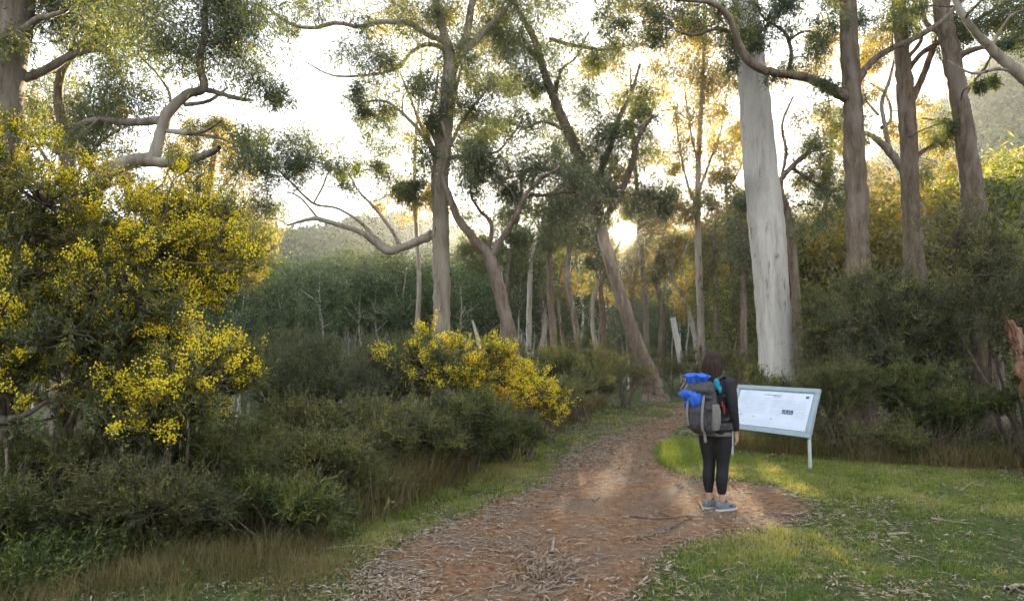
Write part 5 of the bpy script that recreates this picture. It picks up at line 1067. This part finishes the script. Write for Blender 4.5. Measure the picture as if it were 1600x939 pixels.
b = MB(); loft(b, [(-.01, -.26, 1.22, .135, .11), (-.01, -.27, 1.26, .148, .125), (-.01, -.255, 1.32, .13, .11), (-.01, -.23, 1.355, .09, .08)], pw=.8); remeshed('lid', b, .010, M['pack'], pack, 4)
b = MB(); loft(b, [(-.01, -.335, .86, .09, .045), (-.01, -.345, .92, .11, .055), (-.01, -.345, 1.05, .105, .055), (-.01, -.335, 1.12, .085, .04)], pw=.8); remeshed('front_pocket', b, .009, M['pack'], pack, 4)
for s_ in (-1, 1):
    b = MB(); loft(b, [(s_*.132-.01, -.22, .85, .03, .06), (s_*.142-.01, -.22, .92, .036, .085), (s_*.145-.01, -.22, 1.05, .032, .085), (s_*.137-.01, -.22, 1.12, .018, .075)]); remeshed('side_pocket', b, .009, M['pack_light'], pack, 4)
def strap(mb, pts, w, t=.004, nrm_=(0, 0, 1)):
    p = catmull(np.array(pts), 6); tg = np.gradient(p, axis=0); n_ = np.array(nrm_, float); sx = nrm(np.cross(tg, n_)); up_ = nrm(np.cross(sx, tg))
    K = len(p); V = np.stack([p-sx*w/2-up_*t, p+sx*w/2-up_*t, p+sx*w/2+up_*t, p-sx*w/2+up_*t], 1).reshape(-1, 3); i = np.arange(K-1)[:, None]*4
    mb.add(V, np.concatenate([i+np.array([[a, (a+1) % 4, (a+1) % 4+4, a+4]]) for a in range(4)])); mb.add(V[:4], [[3, 2, 1, 0]]); mb.add(V[-4:], [[0, 1, 2, 3]])
for s_ in (-1, 1):
    b = MB(); strap(b, [(s_*.07, -.12, 1.33), (s_*.095, -.06, 1.392), (s_*.105, .03, 1.40), (s_*.115, .105, 1.34), (s_*.125, .135, 1.22), (s_*.145, .11, 1.08), (s_*.165, .0, .98), (s_*.15, -.12, .95)], .058, .009, (s_*.3, 0.02, 1) if False else (0, .25, 1))
    o_ = b.build('shoulder_strap', M['pack'], pack)
b = MB(); a_ = np.linspace(-.25*np.pi, 1.25*np.pi, 14); strap(b, [(.198*math.cos(t), -.01+.150*math.sin(t), .885-.02*math.sin(t)) for t in a_], .055, .008, (0, 0, 1)); 
hb = MB(); q_ = np.array([(.200*math.cos(t), -.012+.150*math.sin(t), .885) for t in np.linspace(-.35*np.pi, 1.35*np.pi, 22)])
K = len(q_); V = np.stack([q_+[0, 0, -.035], q_+[0, 0, .035], q_*[1.06, 1.06, 1]+[0, 0, .035], q_*[1.06, 1.06, 1]+[0, 0, -.035]], 1).reshape(-1, 3); i = np.arange(K-1)[:, None]*4
hb.add(V, np.concatenate([i+np.array([[a, (a+1) % 4, (a+1) % 4+4, a+4]]) for a in range(4)])); hb.add(V[:4], [[0, 1, 2, 3]]); hb.add(V[-4:], [[3, 2, 1, 0]]); hb.build('hip_belt', M['pack'], pack)
b = MB(); strap(b, [(.07, -.34, 1.22), (.075, -.385, 1.12), (.075, -.405, 1.0), (.07, -.395, .88), (.068, -.35, .82), (.07, -.335, .74)], .026, .003, (1, 0, 0) if False else (0, -1, .01)); strap(b, [(-.09, -.34, 1.22), (-.095, -.385, 1.12), (-.095, -.40, 1.0), (-.09, -.385, .90)], .022, .003, (0, -1, .01)); b.build('webbing', M['web'], pack)
b = MB(); ell(b, (.165, -.10, 1.06), (.010, .018, .050)); ell(b, (.158, -.125, 1.115), (.010, .014, .035)); b.build('red_tab', M['red'], pack, smooth=True)
b = MB(); ell(b, (.10, -.13, 1.32), (.035, .03, .062)); ell(b, (.125, -.11, 1.265), (.022, .028, .045)); remeshed('teal_pad', b, .008, M['teal'], pack, 2)

# blue bag tied over the pack
bag = empty('blue_bag', (hp[0], hp[1], hz), "bright blue gathered nylon bag tied over the top of the backpack", 'bag', rz=rad(-44))
def crumple(mb, c, r3, seed, flare=0.0, neck=None, nu=72, nv=30):
    """a gathered bag: pleats run from the knot to the ruffled end"""
    rr_ = np.random.default_rng(seed); ph = rr_.uniform(0, 6.28, 6)
    u = np.linspace(0, 2*np.pi, nu, endpoint=False); v = np.linspace(0, 1, nv)
    U, Vv = np.meshgrid(u, v)
    prof = np.sin(np.pi*np.clip(Vv*.96+.02, 0, 1))**.6
    if flare: prof = .28+.72*Vv**flare*(1-.55*sstep(.86, 1, Vv))
    pl_ = 1+.10*np.sin(9*U+ph[0]+2*Vv)+.07*np.sin(15*U+ph[1]-3*Vv)+.08*np.sin(4*U+ph[2]+5*Vv)+.03*np.sin(23*U+ph[3]+6*Vv)
    R_ = prof*pl_
    zz = (Vv-.5)*2 + .10*np.sin(5*U+ph[4])*Vv + .05*np.sin(11*U+ph[5])*Vv
    V_ = np.stack([R_*np.cos(U)*r3[0], R_*np.sin(U)*r3[1], zz*r3[2]], -1).reshape(-1, 3)+np.array(c)
    id_ = np.arange(nu*nv).reshape(nv, nu)
    q = np.stack([id_[:-1], np.roll(id_[:-1], -1, 1), np.roll(id_[1:], -1, 1), id_[1:]], -1).reshape(-1, 4)
    n0 = mb.n; cap = np.array([V_[:nu].mean(0), V_[-nu:].mean(0)]); mb.add(np.vstack([V_, cap]), q)
    t = np.array([[nu*nv, id_[0, (i+1) % nu], id_[0, i]] for i in range(nu)]+[[nu*nv+1, id_[-1, i], id_[-1, (i+1) % nu]] for i in range(nu)])
    mb.t.append(t+n0); mb.ta.append(np.full(len(t), .5)); mb.tm.append(np.zeros(len(t)))
b = MB(); crumple(b, (-.045, -.27, 1.345), (.145, .09, .082), 1, flare=.8); b.build('gathered_top', M['blue'], bag, smooth=True)
b = MB(); crumple(b, (-.06, -.315, 1.215), (.14, .085, .07), 2); crumple(b, (-.02, -.37, 1.17), (.065, .045, .085), 5); b.build('pouch', M['blue'], bag, smooth=True)
b = MB(); crumple(b, (-.165, -.25, 1.225), (.07, .06, .048), 3); crumple(b, (-.15, -.27, 1.11), (.04, .05, .075), 4); b.build('loose_end', M['blue'], bag, smooth=True)
b = MB(); q_ = [(.05*math.cos(t)-.05, -.285+.045*math.sin(t), 1.278) for t in np.linspace(0, 6.283, 20)]; b.tubes(np.array(q_), .011, 8); b.build('drawstring', M['pack'], bag, smooth=True)

# ------------------------------------------------------------------ the sun itself and the air
hm, nt_, out_ = newmat('haze'); v_ = nt_.nodes.new("ShaderNodeVolumePrincipled"); v_.inputs["Color"].default_value = (.92, .95, 1, 1); v_.inputs["Density"].default_value = HAZE
v_.inputs["Anisotropy"].default_value = .7; nt_.links.new(v_.outputs[0], out_.inputs["Volume"])
b = MB(); zs = float(VV[:, 2].min()); b.box((-450, -150, zs-1), (450, 450, float(VV[:, 2].max())+8)); hz_ = b.build('haze', hm, attr=False)
tag(hz_, "thin warm haze in the valley air", "haze", kind='stuff')
